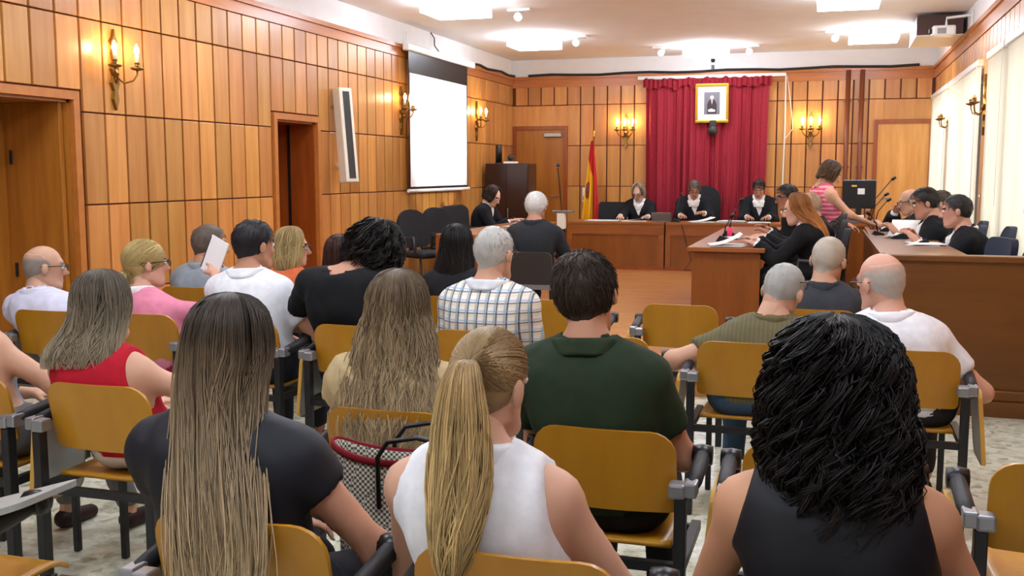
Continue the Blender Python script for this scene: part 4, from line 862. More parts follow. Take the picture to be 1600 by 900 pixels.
# ---------------------------------------------------------------- people
def person(label, pel, head, face=0, floor=0., seat=.45, hs=1.0, bs=1.0, sex='m', turn=(0, 0, 0), twist=0, skin='c99a7d', hairc='33241b', hair=None, top=None, topc='222222', bottom='2b2d33', bottomkind='plain',
           hands=None, poles=None, curl=.5, sleeve='short', h=.016, heavy=0., collar=None, neck='round', robe=False, standing=False, feet=None, glasses=None, hidden=0, shoulder=None, fold=.006, strap=None, shoe='1c1a19', topkind='plain', hunch=0, hair_local=True, narrow=1.0):
    """pel: (x,y) of the hips; head: (x,y,z) crown of the skull; face: heading in degrees, 0 looks to +y, positive turns left"""
    t = thing('person', label, 'person', (pel[0], pel[1], floor), math.radians(face))
    a = math.radians(face); ca, sa = math.cos(a), math.sin(a)
    hx, hy = head[0]-pel[0], head[1]-pel[1]; Hw = np.array((ca*hx+sa*hy, -sa*hx+ca*hy, head[2]-floor))
    Rh = rot(*turn); Hc = Hw-Rh@np.array((0, -.012, .118))*hs      # head centre
    P = np.array((0, 0, seat+.105)) if not standing else np.array((0, 0, standing))
    N0 = Hc+Rh@np.array((0, -.035, -.07))*hs                        # top of the neck
    tw = math.radians(twist); ex = np.array((math.cos(tw), math.sin(tw), 0)); ey = np.array((-math.sin(tw), math.cos(tw), 0))
    if shoulder is not None: C7 = np.array(shoulder, float)
    else: C7 = N0+np.array(((P[0]-N0[0])*.12, -.035-.02*hunch, -.115*bs))
    fm = .92 if sex == 'f' else 1.0; fm *= bs
    ax = C7-P; up = ax/np.linalg.norm(ax); back = np.array((0, -1, 0))
    def sp(f, off=0): # spine point
        return P+ax*f+np.array((0, -1, 0))*(.035*math.sin(PI*f))*(1+hunch)+ey*off
    ws = .172*fm*narrow; sh = [C7+ex*s*ws+np.array((0, .015, -.055*bs))+ey*.01 for s in (-1, 1)]
    l1, l2 = .285*bs, .255*bs
    hands = hands or [(-.09, .27, seat+.19), (.09, .27, seat+.19)]; poles = poles or [(-.5, -.4, -1), (.5, -.4, -1)]
    el, wr = [], []
    for i in (0, 1): e, w_ = ik(sh[i], hands[i], l1, l2, poles[i]); el.append(e); wr.append(w_)
    hip = [P+np.array((s*.085*fm, 0, -.01)) for s in (-1, 1)]
    if standing: knee = [np.array((s*.09, .03, standing*.53)) for s in (-1, 1)]; foot = [np.array((s*.1, -.02, .08)) for s in (-1, 1)]
    else:
        feet = feet or [(-.11, .40, .08), (.11, .40, .08)]
        foot = [np.array(f, float) for f in feet]; knee = []
        for i in (0, 1): k_, f_ = ik(hip[i], foot[i], .40, .40, (0, .6, 1)); knee.append(k_); foot[i] = f_
    lo = np.min([P, Hc, *sh, *el, *wr, *hip, *knee, *foot], 0)-.24; hi = np.max([P, Hc, *sh, *el, *wr, *hip, *knee, *foot], 0)+.24; lo[2] = 0
    hv = heavy
    def torso(F, infl=0, k=.05, low=True):
        if low: F.rc(P-ex*.06*fm, P+ex*.06*fm, .115*fm+hv*.3, .115*fm+hv*.3, k, infl)
        c = sp(.33, .01+hv*.5); F.rc(c-ex*.05*fm, c+ex*.05*fm, .105*fm+hv*.7, .105*fm+hv*.7, k, infl)
        c = sp(.62, .01); F.rc(c-ex*.068*fm, c+ex*.068*fm, .112*fm+hv*.3, .112*fm+hv*.3, k, infl)
        c = sp(.84, .0); F.rc(c-ex*.085*fm, c+ex*.085*fm, .092*fm+hv*.1, .092*fm+hv*.1, k, infl)
        F.rc(sh[0]+ex*.02, sh[1]-ex*.02, .062*fm, .062*fm, k, infl)
        for s_ in sh: F.rc(N0*.45+C7*.55, s_+np.array((0, 0, .012)), .046*fm, .05*fm, k, infl)
        if sex == 'f':
            for s in (-1, 1): F.el(sp(.62)+ex*s*.07+ey*.10, (.055, .05, .055), k=.04, infl=infl)
    def arms(F, infl=0, k=.03, frm=0, upto=2., clipend=True, flare=0, only=None):
        for i in (0, 1):
            if only is not None and i not in only: continue
            e1 = sh[i]+(el[i]-sh[i])*min(1, upto); d = (el[i]-sh[i])/np.linalg.norm(el[i]-sh[i])
            u = min(1, upto); F.rc(sh[i], e1, .055*fm, .055*fm+(.040-.055)*u*fm, k, infl+(flare if upto <= 1 else 0)*.6, clip=(e1, d) if (upto < 1 and clipend) else None)
            if upto > 1:
                u = upto-1; w1 = el[i]+(wr[i]-el[i])*min(1, u); d = (wr[i]-el[i])/np.linalg.norm(wr[i]-el[i])
                F.rc(el[i], w1, .041*fm, (.041+(.027-.041)*min(1, u))*fm+flare, k, infl, clip=(w1, d) if clipend else None)
    def legs(F, infl=0, k=.03, upto=1.):
        for i in (0, 1):
            F.rc(hip[i], knee[i], .08*fm+hv*.2, .055*fm, k, infl); f1 = knee[i]+(foot[i]-knee[i])*upto; d = (foot[i]-knee[i])/np.linalg.norm(foot[i]-knee[i])
            F.rc(knee[i], f1, .053*fm, .053*fm+(.036-.053)*upto, k, infl, clip=(f1, d))
    # ---- body: one mesh of trunk, limbs, head and hands
    F = Field(lo, hi, h*1.15); torso(F); F.rc(C7+np.array((0, .012, -.03)), N0+np.array((0, .0, .03)), .058*fm, .052*fm, .04); arms(F, k=.035, clipend=False); legs(F)
    for i in (0, 1): F.rc(foot[i]+np.array((0, -.03, -.03)), foot[i]+np.array((0, .13, -.055)), .032, .025, .02)
    V, Q = F.net(); C = np.tile(np.array(srgb(skin)), (len(V), 1))
    parts = [(V, Q, C)]
    HV, HQ, HC = head_mesh(hs, skin, hairc, sex, .0095); parts.append((HV@Rh.T+Hc, HQ, HC))
    for i, s in ((0, -1), (1, 1)):
        V_, Q_, C_ = hand_mesh(s, curl, skin, .0082 if h < .019 else .0085); d = wr[i]-el[i]; d /= np.linalg.norm(d)
        if not standing: d = d+np.array((0, .1, -.25)); d /= np.linalg.norm(d)
        z_ = np.array((0, 0, 1.))-d*d[2]; z_ /= np.linalg.norm(z_); x_ = np.cross(d, z_); parts.append((V_*fm@np.stack([x_, d, z_])+wr[i], Q_, C_))
    o = 0; Vs, Qs, Cs = [], [], []
    for V, Q, C in parts: Vs.append(V); Qs.append(Q+o); Cs.append(C); o += len(V)
    link('body', fast_mesh('body', np.vstack(Vs), np.vstack(Qs), np.vstack(Cs)), SKIN, t)
    # ---- clothing
    def garment(name, F, m, fold=fold, seed=3, bias=None):
        V, Q = F.net()
        if len(V) == 0: return None
        n = V-P; nv = np.zeros_like(V); e1 = V[Q[:, 1]]-V[Q[:, 0]]; e2 = V[Q[:, 3]]-V[Q[:, 0]]; fn = np.cross(e1, e2)
        for j in range(4): np.add.at(nv, Q[:, j], fn)
        nv /= np.linalg.norm(nv, axis=1, keepdims=True)+1e-9
        st = V*np.array((1, 1, .55)) if bias is None else V*np.array(bias)
        w = vnoise(st, 26, seed)*.5+(.35-np.abs(vnoise(st*np.array((1, 1, .7))+V[:, [2, 2, 2]]*np.array((.5, 0, 0)), 34, seed+5)))*.9; V = V+nv*(fold*w)[:, None]
        return link(name, fast_mesh(name, V, Q), m, t)
    sd = abs(hash(label)) % 1000 if False else sum(map(ord, label)) % 1000
    lower = 'skirt' if bottomkind == 'pattern' else 'trousers'
    if standing and lower == 'skirt':
        F = Field(lo, hi, h); F.rc(P+np.array((0, 0, .06)), np.array((0, .02, standing*.48)), .12*fm, .15, .03, .012); F.rc(P-ex*.06, P+ex*.06, .115*fm, .115*fm, .04, .014)
        F.cut(lambda X, Y, Z: standing*.5-Z+0*X+0*Y); F.cut(lambda X, Y, Z: Z-(P[2]+.12)+0*X+0*Y); garment('skirt', F, cloth(bottom, bottomkind), .008, sd)
    else:
        F = Field(lo, hi, h*1.35); legs(F, .013, upto=.93); F.rc(P-ex*.06*fm, P+ex*.06*fm, .115*fm+hv*.3, .115*fm+hv*.3, .05, .013); F.cut(lambda X, Y, Z: Z-(P[2]+.09)+0*X+0*Y)
        garment('trousers', F, cloth(bottom, bottomkind), .006, sd)
    for i in (0, 1):
        F = Field(foot[i]-np.array((.1, .15, .12)), foot[i]+np.array((.1, .25, .1)), .012); F.rc(foot[i]+np.array((0, -.03, -.035)), foot[i]+np.array((0, .14, -.055)), .040, .033, .02); F.cut(lambda X, Y, Z: .002-Z+0*X+0*Y); V, Q = F.net()
        if len(V): link('shoe', fast_mesh('shoe', V, Q), cloth(shoe, 'satin'), t)
    na0 = C7+np.array((0, .012, -.03)); nax = N0+np.array((0, 0, .03))-na0; nax = nax/np.linalg.norm(nax)
    def neckcut(rn, q, n_):
        def f(X, Y, Z):
            x, y, z = X-na0[0], Y-na0[1], Z-na0[2]; d = x*nax[0]+y*nax[1]+z*nax[2]; r_ = np.sqrt((x-d*nax[0])**2+(y-d*nax[1])**2+(z-d*nax[2])**2)
            return np.minimum(rn-r_, (X-q[0])*n_[0]+(Y-q[1])*n_[1]+(Z-q[2])*n_[2])
        return f
    if not robe:
        F = Field(lo, hi, h); torso(F, .014, low=True)
        if sleeve == 'long': arms(F, .012, upto=1.93)
        elif sleeve == 'short': arms(F, .014, upto=.62, flare=.012)
        elif sleeve == 'half': arms(F, .014, upto=.9, flare=.012)
        elif sleeve == 'cap': arms(F, .016, upto=.3, flare=.018)
        zl = P[2]-.06
        F.cut(lambda X, Y, Z: zl-Z+0*X+0*Y)
        if sleeve == 'none':       # armholes
            for i, s in ((0, -1), (1, 1)):
                c = sh[i]+ex*s*.045; n_ = ex*s+np.array((0, 0, .28)); n_ /= np.linalg.norm(n_); F.cut(lambda X, Y, Z: (X-c[0])*n_[0]+(Y-c[1])*n_[1]+(Z-c[2])*n_[2]+.038)
        # neckline
        n_ = np.array((0, .35, .93)); n_ /= np.linalg.norm(n_)
        F.cut(neckcut(.072*fm+(.014 if sex == 'f' else 0)+hv*.1, C7+np.array((0, .02, -.03)), n_)); zt = N0[2]-.01
        F.cut(lambda X, Y, Z: Z-zt+0*X+0*Y)
        garment(top or 'shirt', F, cloth(topc, topkind), fold, sd)
    else:
        # white shirt under an open black robe
        F = Field(lo, hi, h); torso(F, .010); F.cut(neckcut(.06*fm, C7+np.array((0, .02, -.02)), np.array((0, .3, .95)))); zt = N0[2]; F.cut(lambda X, Y, Z: np.maximum(P[2]-.02-Z, Z-zt)+0*X+0*Y); arms(F, .012, upto=1.97); garment('shirt', F, cloth('ecebe8'), .002, sd)
        F = Field(lo, hi, h); torso(F, .024); arms(F, .026, upto=1.86, flare=.02)
        for i in (0, 1): F.rc(hip[i], knee[i], .09*fm, .075*fm, .06, .022); F.rc(knee[i], knee[i]+np.array((0, .0, -.28)), .07, .08, .05, .012)
        F.cut(neckcut(.07*fm, C7+np.array((0, .02, -.03)), np.array((0, .3, .95)))); F.cut(lambda X, Y, Z: Z-zt+.012+0*X+0*Y)
        vc = sp(.45, .1); vt = C7+ey*.05       # V opening at the front
        def vee(X, Y, Z):
            u = (Z-vc[2])/(vt[2]-vc[2]+1e-6); lx = (X-P[0])*ex[0]+(Y-P[1])*ex[1]-ax[0]*np.clip(u, 0, 1)*.9; f = (Y-sp(.6)[1])
            return np.minimum(.2, np.where((f > .03) & (u > 0), .075*np.clip(u, 0, 1.2)-np.abs(lx), -1.))
        F.cut(vee); garment('robe', F, cloth(topc, 'plain'), .009, sd)
        col_pts = [C7+ex*(.07*fm*math.cos(b))+np.array((0, .03+.075*math.sin(b), .035-.035*max(0, math.sin(b)))) for b in np.linspace(-1.2*PI/2-.6, 1.5*PI-.4, 14)]
    if collar:
        F = Field(C7-np.array((.16, .16, .1)), C7+np.array((.16, .2, .2)), .009); torso(F, .042 if robe else .025); F.rc(na0, na0+nax*.2, .068*fm+hv*.1, .066*fm+hv*.1, .03)
        rk = .104*fm+hv*.3; ri = .058*fm; ht = .096*bs
        def keep(X, Y, Z):
            x, y, z = X-na0[0], Y-na0[1], Z-na0[2]; d = x*nax[0]+y*nax[1]+z*nax[2]; r_ = np.sqrt((x-d*nax[0])**2+(y-d*nax[1])**2+(z-d*nax[2])**2)
            fr = np.clip(y/.08, 0, 1.4)
            return np.maximum.reduce([r_-rk-.02*fr, ri-r_, d-(ht-.05*fr), ((.03 if robe else .046)-.075*fr)-d, np.where((y > .02), .022*np.clip(d/.05+.2, 0, 2)-np.abs(x), -1.)])
        F.cut(keep); V, Q = F.net()
        if len(V): link('collar', fast_mesh('collar', V, Q), cloth(collar), t)
    if strap:
        pts = []; 
        for f in np.linspace(0, 1, 12): 
            q = sh[1]*(1-f)+(P+ex*-.16+np.array((0, 0, .06)))*f; pts.append(q+np.array((0, -.075-.055*math.sin(PI*f), .055*(1-f))))
        b = B(); b.sheet(lambda u, v: tuple(np.array(pts[int(round(v*11))])+ex*(.03*(u-.5))*1.+np.array((0, 0, .03*(u-.5)))), 2, 11); solid(b.build('bag_strap', 'black', t, True), .004)
    # ---- hair
    if hair is not None:
        V, Q, C = hair; link('hair', fast_mesh('hair', V*hs@Rh.T+Hc, Q, C), HAIRM, t)
    if glasses:
        def hp(p): return tuple(Hc+Rh@(np.array(p)*hs))
        up_ = .06 if glasses == 'head' else 0; bk = -.02 if glasses == 'head' else 0
        go = B().tube([hp((-.01, .113+bk, .01+up_)), hp((.01, .113+bk, .01+up_))], .0022, 5).build('glasses', 'black', t)
        for s in (-1, 1):
            B().tube([hp((s*.082, -.03+bk, .008+up_*.6)), hp((s*.082, .05+bk, .014+up_)), hp((s*.06, .108+bk, .014+up_))], .0028, 6).build('temple', 'black', go)
        for s in (-1, 1):
            lens = B(); lens.tube([hp((s*.033+.024*math.cos(b), .112+bk, .006+up_+.019*math.sin(b))) for b in np.linspace(0, 2*PI, 13)], .0022, 5); lens.build('rim', 'black', go)
            B().add([hp((s*.033+.024*math.cos(b), .112+bk, .006+up_+.019*math.sin(b))) for b in np.linspace(0, 2*PI, 13)[:-1]], [tuple(range(12))]).build('lens', 'glass', go)
    t['_dbg'] = [float(x) for x in np.concatenate([C7, N0, Hc])]; del t['_dbg']
    return t, dict(C7=C7, Hc=Hc, Rh=Rh, wr=wr, el=el, sh=sh, P=P, face=a)
# ---------------------------------------------------------------- the people
TOPR = [(.142, .012, -.005, .015), (.132, .05, -.008, .06), (.10, .082, -.012, .098), (.05, .097, -.015, .112), (0, .102, -.018, .112)]
def lh(rows, *a, **k): return profile_hair(TOPR+rows, *a, **k)
AUD = dict(h=.0145)
# nearest row
person('person in black cap-sleeved top with long straight hair, seated in nearest row', (-1.25, 2.06), (-1.345, 2.09, 1.243), sex='f', bs=1.03, turn=(0, 6, 0), skin='c8957a', topc='16181f', topkind='satin', sleeve='cap', bottom='1d1e24', narrow=1.12, fold=.004,
       top='blouse', hands=[(-.12, .30, .62), (.24, .34, .60)], poles=[(-.7, -.2, -1), (.8, -.1, -1)], hair=lh([(-.07, .104, -.04, .098, .003), (-.14, .108, -.07, .08, .02), (-.23, .112, -.12, .062, .05), (-.33, .115, -.185, .042, .095), (-.42, .112, -.215, .03, .12), (-.50, .095, -.225, .022, .13)], 2000, 16,
       [(0, '2a211b'), (.3, '41352a'), (.5, '7a664e'), (.75, 'a08a6a'), (1, 'c0a781')], wave=.004, freq=9, rad=.0019, seed=11, amax=128, clump=60, jit=.42, straggle=.02), **AUD)
person('person in white sleeveless blouse with a high ponytail, seated in nearest row', (-.63, 2.05), (-.69, 2.08, 1.208), sex='f', bs=1.0, turn=(-14, 4, 4), skin='cf9f84', topc='e9e8ea', sleeve='none', bottom='2a2c34', top='blouse', collar='e9e8ea', fold=.004, narrow=1.05,
       hands=[(-.12, .30, .62), (.14, .30, .62)], poles=[(-.9, -.3, -1), (.9, -.3, -1)], hair=tied_hair('8f744d', (.012, -.112, .055), [(.066, .01, -.115, .012, .012), (.058, .028, -.132, .028, .016), (.02, .044, -.15, .038, .026), (-.06, .062, -.165, .046, .04), (-.15, .07, -.18, .048, .058), (-.24, .062, -.195, .042, .068), (-.31, .045, -.21, .03, .074), (-.37, .022, -.215, .016, .078)], 1200, 1250, 5, rad=.0015, jit=.35, tcol=[(0, '8f744d'), (.3, 'b08f5c'), (.7, 'c4a670'), (1, 'b5955f')]), **AUD)
person('person in black sleeveless top with dark curly hair, seated in nearest row at right', (.06, 2.05), (.02, 2.08, 1.238), sex='f', bs=1.02, skin='c48e6c', topc='101116', topkind='satin', sleeve='none', bottom='15161a', top='vest_top', fold=.003, narrow=1.06,
       hands=[(-.14, .30, .62), (.14, .30, .62)], poles=[(-.9, -.3, -1), (.9, -.3, -1)], hair=profile_hair([(.152, .015, 0, .015), (.14, .06, -.01, .07), (.10, .1, -.015, .11), (.05, .114, -.02, .12), (-.02, .125, -.03, .12), (-.08, .13, -.05, .115, .004), (-.15, .122, -.075, .1, .012), (-.21, .1, -.1, .08, .022), (-.27, .07, -.12, .055, .03)], 1900, 23,
       [(0, '15110f'), (.6, '1a1513'), (1, '241b18')], amax=150, curl=.018, freq=24, rad=.0019, seed=21, clump=120, lay=(.84, 1.06), jit=.45, ragged=.3, wave=.01, loose=.06), **AUD)
# second row
person('person at the left edge with bare arm and grey trousers', (-3.1, 3.16), (-3.28, 3.2, 1.22), sex='f', skin='c99a7d', topc='8a8d94', sleeve='none', bottom='6d6c6b', top='vest_top', feet=[(-.05, .42, .08), (.22, .5, .08)], hands=[(-.1, .3, .62), (.3, .32, .66)], poles=[(-.9, -.3, -1), (.9, 0, -.6)], shoe='2a1512', hair=lh([(-.06, .11, -.03, .1), (-.12, .12, -.05, .085)], 500, 12, [(0, '3a2c22'), (1, '5a4636')], seed=31), **AUD)
person('person in red sleeveless top and white trousers, seated in second row', (-2.47, 3.18), (-2.59, 3.17, 1.165), sex='f', hs=1.02, turn=(0, 4, -4), skin='d0a084', topc='b8182c', sleeve='none', bottom='e4e0da', top='vest_top', narrow=1.05, hands=[(-.16, .3, .62), (.2, .34, .68)], poles=[(-.9, -.2, -1), (1, .05, -.35)],
       hair=lh([(-.06, .115, -.035, .1, -.01), (-.11, .135, -.07, .085, -.022), (-.16, .152, -.1, .07, -.033), (-.21, .15, -.12, .055, -.036)], 1200, 12, [(0, '4a4138'), (.4, '6d6150'), (.7, '90826a'), (1, 'a5967b')], wave=.004, freq=7, rad=.0021, seed=41, jit=.3), **AUD)
person('person in beige ruffled top with long wavy hair, seated in second row', (-1.34, 3.11), (-1.37, 3.13, 1.205), sex='f', hs=1.02, skin='c99a7d', topc='bda67c', sleeve='cap', bottom='3a3c42', top='blouse', fold=.016, narrow=1.1, hands=[(-.16, .3, .62), (.2, .3, .64)], poles=[(-.9, -.2, -1), (.9, -.1, -.8)],
       hair=lh([(-.06, .122, -.04, .1, .005), (-.14, .14, -.08, .08, .015), (-.22, .155, -.13, .06, .028), (-.3, .162, -.18, .045, .042), (-.37, .148, -.21, .034, .05), (-.43, .115, -.22, .025, .055)], 1800, 20, [(0, '51422f'), (.3, '6f5d45'), (.6, '97815f'), (1, 'b39b75')], wave=.009, freq=30, rad=.002, seed=51, clump=90, jit=.35, straggle=.02), **AUD)
person('person in dark green polo shirt, seated in second row', (-.64, 3.1), (-.745, 3.12, 1.285), hs=1.07, bs=1.05, turn=(4, 8, -9), skin='c08a6c', topc='263421', sleeve='short', bottom='15161a', top='polo_shirt', collar='2a3823', heavy=.01, fold=.005, hands=[(-.08, .3, .64), (.08, .3, .64)], poles=[(-.8, -.2, -1), (.8, -.2, -1)], hairc='2c2018',
       hair=cap_hair('35281d', .019, n=2200, seed=61, slen=.035, rad=.0014, jit=.3, fine=.007), **AUD)
# third row
T3 = dict(h=.016)
person('person in pale lilac shirt and glasses, seated by the left door', (-4.05, 4.7), (-4.27, 4.76, 1.13), hs=1.04, turn=(-42, 4, 0), skin='c69a80', topc='cfcfe0', collar='d6d6e6', sleeve='short', top='shirt', hairc='8a8078', hair=cap_hair(skin='c69a80', col='8d8379', t=.004, kind='fringe', n=150, slen=.012, seed=71), glasses='on', **T3)
person('person in pink polo shirt holding up a spiral notebook', (-3.46, 4.74), (-3.63, 4.8, 1.165), sex='f', hs=1.06, bs=1.04, turn=(-38, 0, 0), twist=-15, skin='d3a189', topc='d88299', collar='ebe4e4', sleeve='short', top='polo_shirt', heavy=.01, bottom='b8325a', hands=[(-.1, .3, .62), (.13, .29, .97)], poles=[(-.8, -.2, -1), (1, .1, -.8)], glasses='on', curl=.9,
       hair=tied_hair('b39a62', (-.01, -.10, -.045), [(-.03, .012, -.1, .015), (-.05, .03, -.12, .025), (-.1, .035, -.13, .03), (-.15, .03, -.13, .025), (-.19, .012, -.13, .01)], 900, 300, 8, t=.016, rad=.0018, tcol=[(0, 'a88f5a'), (1, 'bda670')]), **T3)
person('person in white polo shirt seated at the left of the third row', (-2.86, 4.73), (-2.95, 4.83, 1.282), hs=1.06, bs=1.06, turn=(-22, 4, 0), skin='b98467', topc='e3e4e8', collar='e6e7ea', sleeve='short', top='polo_shirt', heavy=.02, hairc='1c1a1a', hair=cap_hair(skin='b98467', col='242224', t=.015, n=900, seed=91, slen=.028, jit=.35), hands=[(-.09, .3, .64), (.2, .34, .66)], poles=[(-.8, -.2, -1), (.9, -.1, -.9)], **T3)
person('person in black T-shirt with thick curly hair, leaning to the side', (-2.3, 4.73), (-2.22, 4.84, 1.27), sex='f', hs=1.06, bs=1.12, turn=(-15, 10, 6), skin='c08d70', topc='121316', sleeve='short', top='t_shirt', heavy=.03, shoulder=(-.05, -.05, 1.03), narrow=1.1, hands=[(-.28, .3, .62), (.12, .3, .64)], poles=[(-1, .0, -.5), (.8, -.2, -1)],
       hair=profile_hair([(.155, .015, 0, .015), (.145, .06, -.01, .07), (.10, .105, -.015, .11), (.05, .13, -.02, .13), (-.01, .145, -.02, .13), (-.06, .14, -.03, .12), (-.1, .12, -.04, .1)], 800, 19, [(0, '17130f'), (1, '211a17')], amax=150, curl=.016, freq=17, rad=.0024, seed=101, clump=70, wave=.006, loose=.06, lay=(.82, 1.04)), **T3)
person('person in checked short-sleeved shirt with white hair', (-1.6, 4.73), (-1.58, 4.8, 1.275), hs=1.1, bs=1.05, turn=(-14, 6, 0), skin='c8977c', topc='e0dfd8', topkind='plaid', collar='d8dade', sleeve='short', top='shirt', heavy=.015, hairc='b9b6b0', hair=cap_hair(skin='c8977c', col='b4b1aa', t=.008, n=700, seed=111, slen=.02, jit=.15), glasses='on', fold=.004, **T3)
person('person in olive polo shirt leaning forward with glasses pushed up', (-.32, 4.76), (-.17, 4.97, 1.11), hs=1.1, bs=1.06, turn=(-20, 24, 8), skin='c89a80', topc='5b5334', topkind='olive', collar='5f5738', sleeve='short', top='polo_shirt', heavy=.02, bottom='3d5670', hairc='9b9a95', hair=cap_hair(skin='c89a80', col='a3a29c', t=.006, n=500, seed=121, slen=.016, jit=.15), glasses='head', strap=True, hands=[(-.3, .22, .62), (.15, .34, .66)], poles=[(-1, .0, -.5), (.8, -.2, -1)], **T3)
person('person in white polo shirt and glasses, seated right beside the counter', (.36, 4.78), (.215, 4.86, 1.185), hs=1.12, bs=1.05, turn=(38, 8, -4), skin='cf9d86', topc='e2e3e6', collar='e6e7ea', sleeve='short', top='polo_shirt', heavy=.02, hairc='a9a49c', hair=cap_hair(skin='cf9d86', col='b4aca2', t=.003, kind='fringe', n=300, slen=.016, seed=131, jit=.15), glasses='on', hands=[(-.1, .3, .62), (.2, .28, .62)], poles=[(-.8, -.2, -1), (.9, -.1, -.9)], **T3)
# fourth row
T4 = dict(h=.018)
person('person in blue-grey collared shirt, seated at the left of the fourth row', (-3.98, 5.9), (-4.0, 6.0, 1.185), hs=1.08, turn=(-48, 6, 0), skin='bb886c', topc='8d979f', collar='929ca4', sleeve='short', top='shirt', hairc='5d5148', hair=cap_hair(skin='bb886c', col='63574d', t=.012, n=400, seed=141, slen=.024), **T4)
person('person in orange top with fair shoulder-length hair', (-3.4, 5.9), (-3.38, 6.0, 1.17), sex='f', turn=(-55, 4, 0), skin='cd9c82', topc='d06a3f', sleeve='short', top='blouse', glasses='on', hair=lh([(-.06, .112, -.02, .108), (-.12, .112, -.025, .1), (-.17, .1, -.03, .09)], 700, 14, [(0, '8c7145'), (.5, 'b39a68'), (1, 'c9b07c')], seed=151, rad=.0026, amax=135), **T4)
person('person with dark auburn hair mostly hidden behind the black T-shirt', (-2.85, 5.92), (-3.03, 6.0, 1.125), sex='f', skin='c99a7d', topc='5a2f2a', sleeve='short', top='blouse', hair=lh([(-.06, .112, -.02, .108), (-.12, .105, -.03, .09)], 500, 12, [(0, '2e1a14'), (1, '472a20')], seed=161, rad=.0026), **T4)
person('person with long straight black hair seated before the clerk desk', (-2.16, 5.92), (-2.22, 5.99, 1.205), sex='f', skin='c99a7d', topc='1b1b1f', sleeve='short', top='blouse', hair=lh([(-.06, .115, -.03, .108), (-.14, .125, -.06, .09), (-.24, .13, -.09, .07), (-.36, .135, -.12, .05), (-.46, .12, -.13, .04)], 700, 12, [(0, '17120f'), (1, '211a16')], seed=171, rad=.0024, wave=.003, freq=6), **T4)
person('person in dark grey shirt with shaved head, seated in the front row', (-.04, 5.96), (.01, 6.06, 1.18), hs=1.12, bs=1.04, turn=(-18, 10, 4), skin='c79a7e', topc='3a3d44', collar='34373d', sleeve='short', top='shirt', hairc='b5ada2', hair=cap_hair(skin='c79a7e', col='b3a999', t=.005, n=300, seed=181, slen=.012, jit=.12), glasses='on', **T4)
# courtroom floor
FR = dict(h=.02, floor=PLAT)
person('witness in dark shirt with white hair, seated alone facing the bench', (-2.47, 8.6), (-2.48, 8.72, 1.36), hs=1.03, bs=1.04, turn=(-8, 6, 0), skin='bb8468', topc='26282c', sleeve='long', top='shirt', collar='26282c', hairc='d9d8d2', hair=cap_hair(skin='bb8468', col='d2d0ca', t=.02, n=600, seed=191, slen=.03, jit=.12), hands=[(-.1, .34, .66), (.12, .34, .66)], poles=[(-.8, -.1, -1), (.8, -.1, -1)], narrow=1.05, **FR)
person('clerk in black robe looking down at the side desk', (-4.52, 13.1), (-4.28, 13.08, 1.33), -90, hs=1.03, sex='f', turn=(-10, 32, 0), skin='cf9d82', robe=True, topc='15161a', hair=lh([(-.05, .11, -.02, .11), (-.08, .1, -.03, .1)], 500, 12, [(0, '2a1c16'), (1, '3c2a20')], seed=201, rad=.004, wave=.006, freq=14, amax=135), hands=[(-.16, .48, .75), (.14, .48, .75)], **FR)
person('judge in black robe with white collar and glasses, writing at the left', (-2.8, 15.62), (-2.82, 15.5, 1.345), 180, hs=1.03, sex='f', bs=1.05, turn=(-8, 30, 0), skin='cfa68e', robe=True, topc='15161b', collar='f0efec', glasses='on', hairc='8a7c6c', hair=lh([(-.05, .108, -.02, .105)], 400, 10, [(0, '8a7c68'), (1, 'ab9c84')], seed=211, rad=.0045, amax=135), hands=[(-.2, .46, .74), (.2, .5, .74)], **FR)
person('judge in black robe reading papers in the middle', (-1.94, 15.62), (-1.95, 15.48, 1.40), 180, hs=1.03, bs=1.08, turn=(10, 32, 0), skin='b9886e', robe=True, topc='15161b', collar='e8e0de', glasses='on', hairc='4a4038', hair=cap_hair(skin='b9886e', col='5a5048', t=.012, n=500, rad=.0024, seed=221), hands=[(-.16, .44, .80), (.16, .46, .76)], **FR)
person('judge in black suit and tie with dark hair, at the right of the bench', (-1.0, 15.62), (-1.02, 15.48, 1.41), 180, hs=1.03, bs=1.06, turn=(0, 28, 0), skin='b5836a', robe=True, topc='17181d', collar='f0efee', hairc='191513', hair=cap_hair(skin='b5836a', col='1d1815', t=.018, n=500, rad=.0024, seed=231), hands=[(-.14, .46, .75), (.14, .46, .75)], **FR)
person('robed lawyer with long reddish hair reading papers at the desk end', (-.1, 9.15), (-.3, 9.17, 1.345), 90, hs=1.03, sex='f', bs=1.02, turn=(-2, 14, 0), skin='d3a48c', robe=True, topc='0f1012', hairc='8c5a30', hair=lh([(-.06, .112, -.05, .1), (-.12, .118, -.09, .085), (-.19, .12, -.13, .07), (-.27, .11, -.16, .05), (-.33, .08, -.17, .035)], 800, 13, [(0, '7a4e2b'), (.4, '9a6233'), (.7, 'c07b3c'), (1, 'cf9050')], seed=241, rad=.003, wave=.006, freq=10, jit=.3, amax=122), hands=[(-.1, .52, .78), (.16, .54, .80)], **FR)
person('robed lawyer with fair cropped hair hidden behind reddish hair', (-.1, 10.05), (-.2, 10.02, 1.35), 90, hs=1.03, turn=(0, 8, 0), skin='cf9f84', robe=True, topc='111214', hairc='b89a78', hair=cap_hair(skin='cf9f84', col='b3967a', t=.005, n=500, rad=.0024, seed=251), hands=[(-.15, .5, .78), (.15, .5, .78)], **FR)
person('robed lawyer in glasses with dark hair, farthest at the desk', (-.1, 10.9), (-.45, 10.9, 1.41), 90, hs=1.03, bs=1.05, turn=(20, 12, 0), skin='a87558', robe=True, topc='111214', glasses='on', hairc='1c1715', hair=cap_hair(skin='a87558', col='211b18', t=.016, n=300, seed=261), hands=[(-.15, .5, .78), (.15, .52, .8)], **FR)
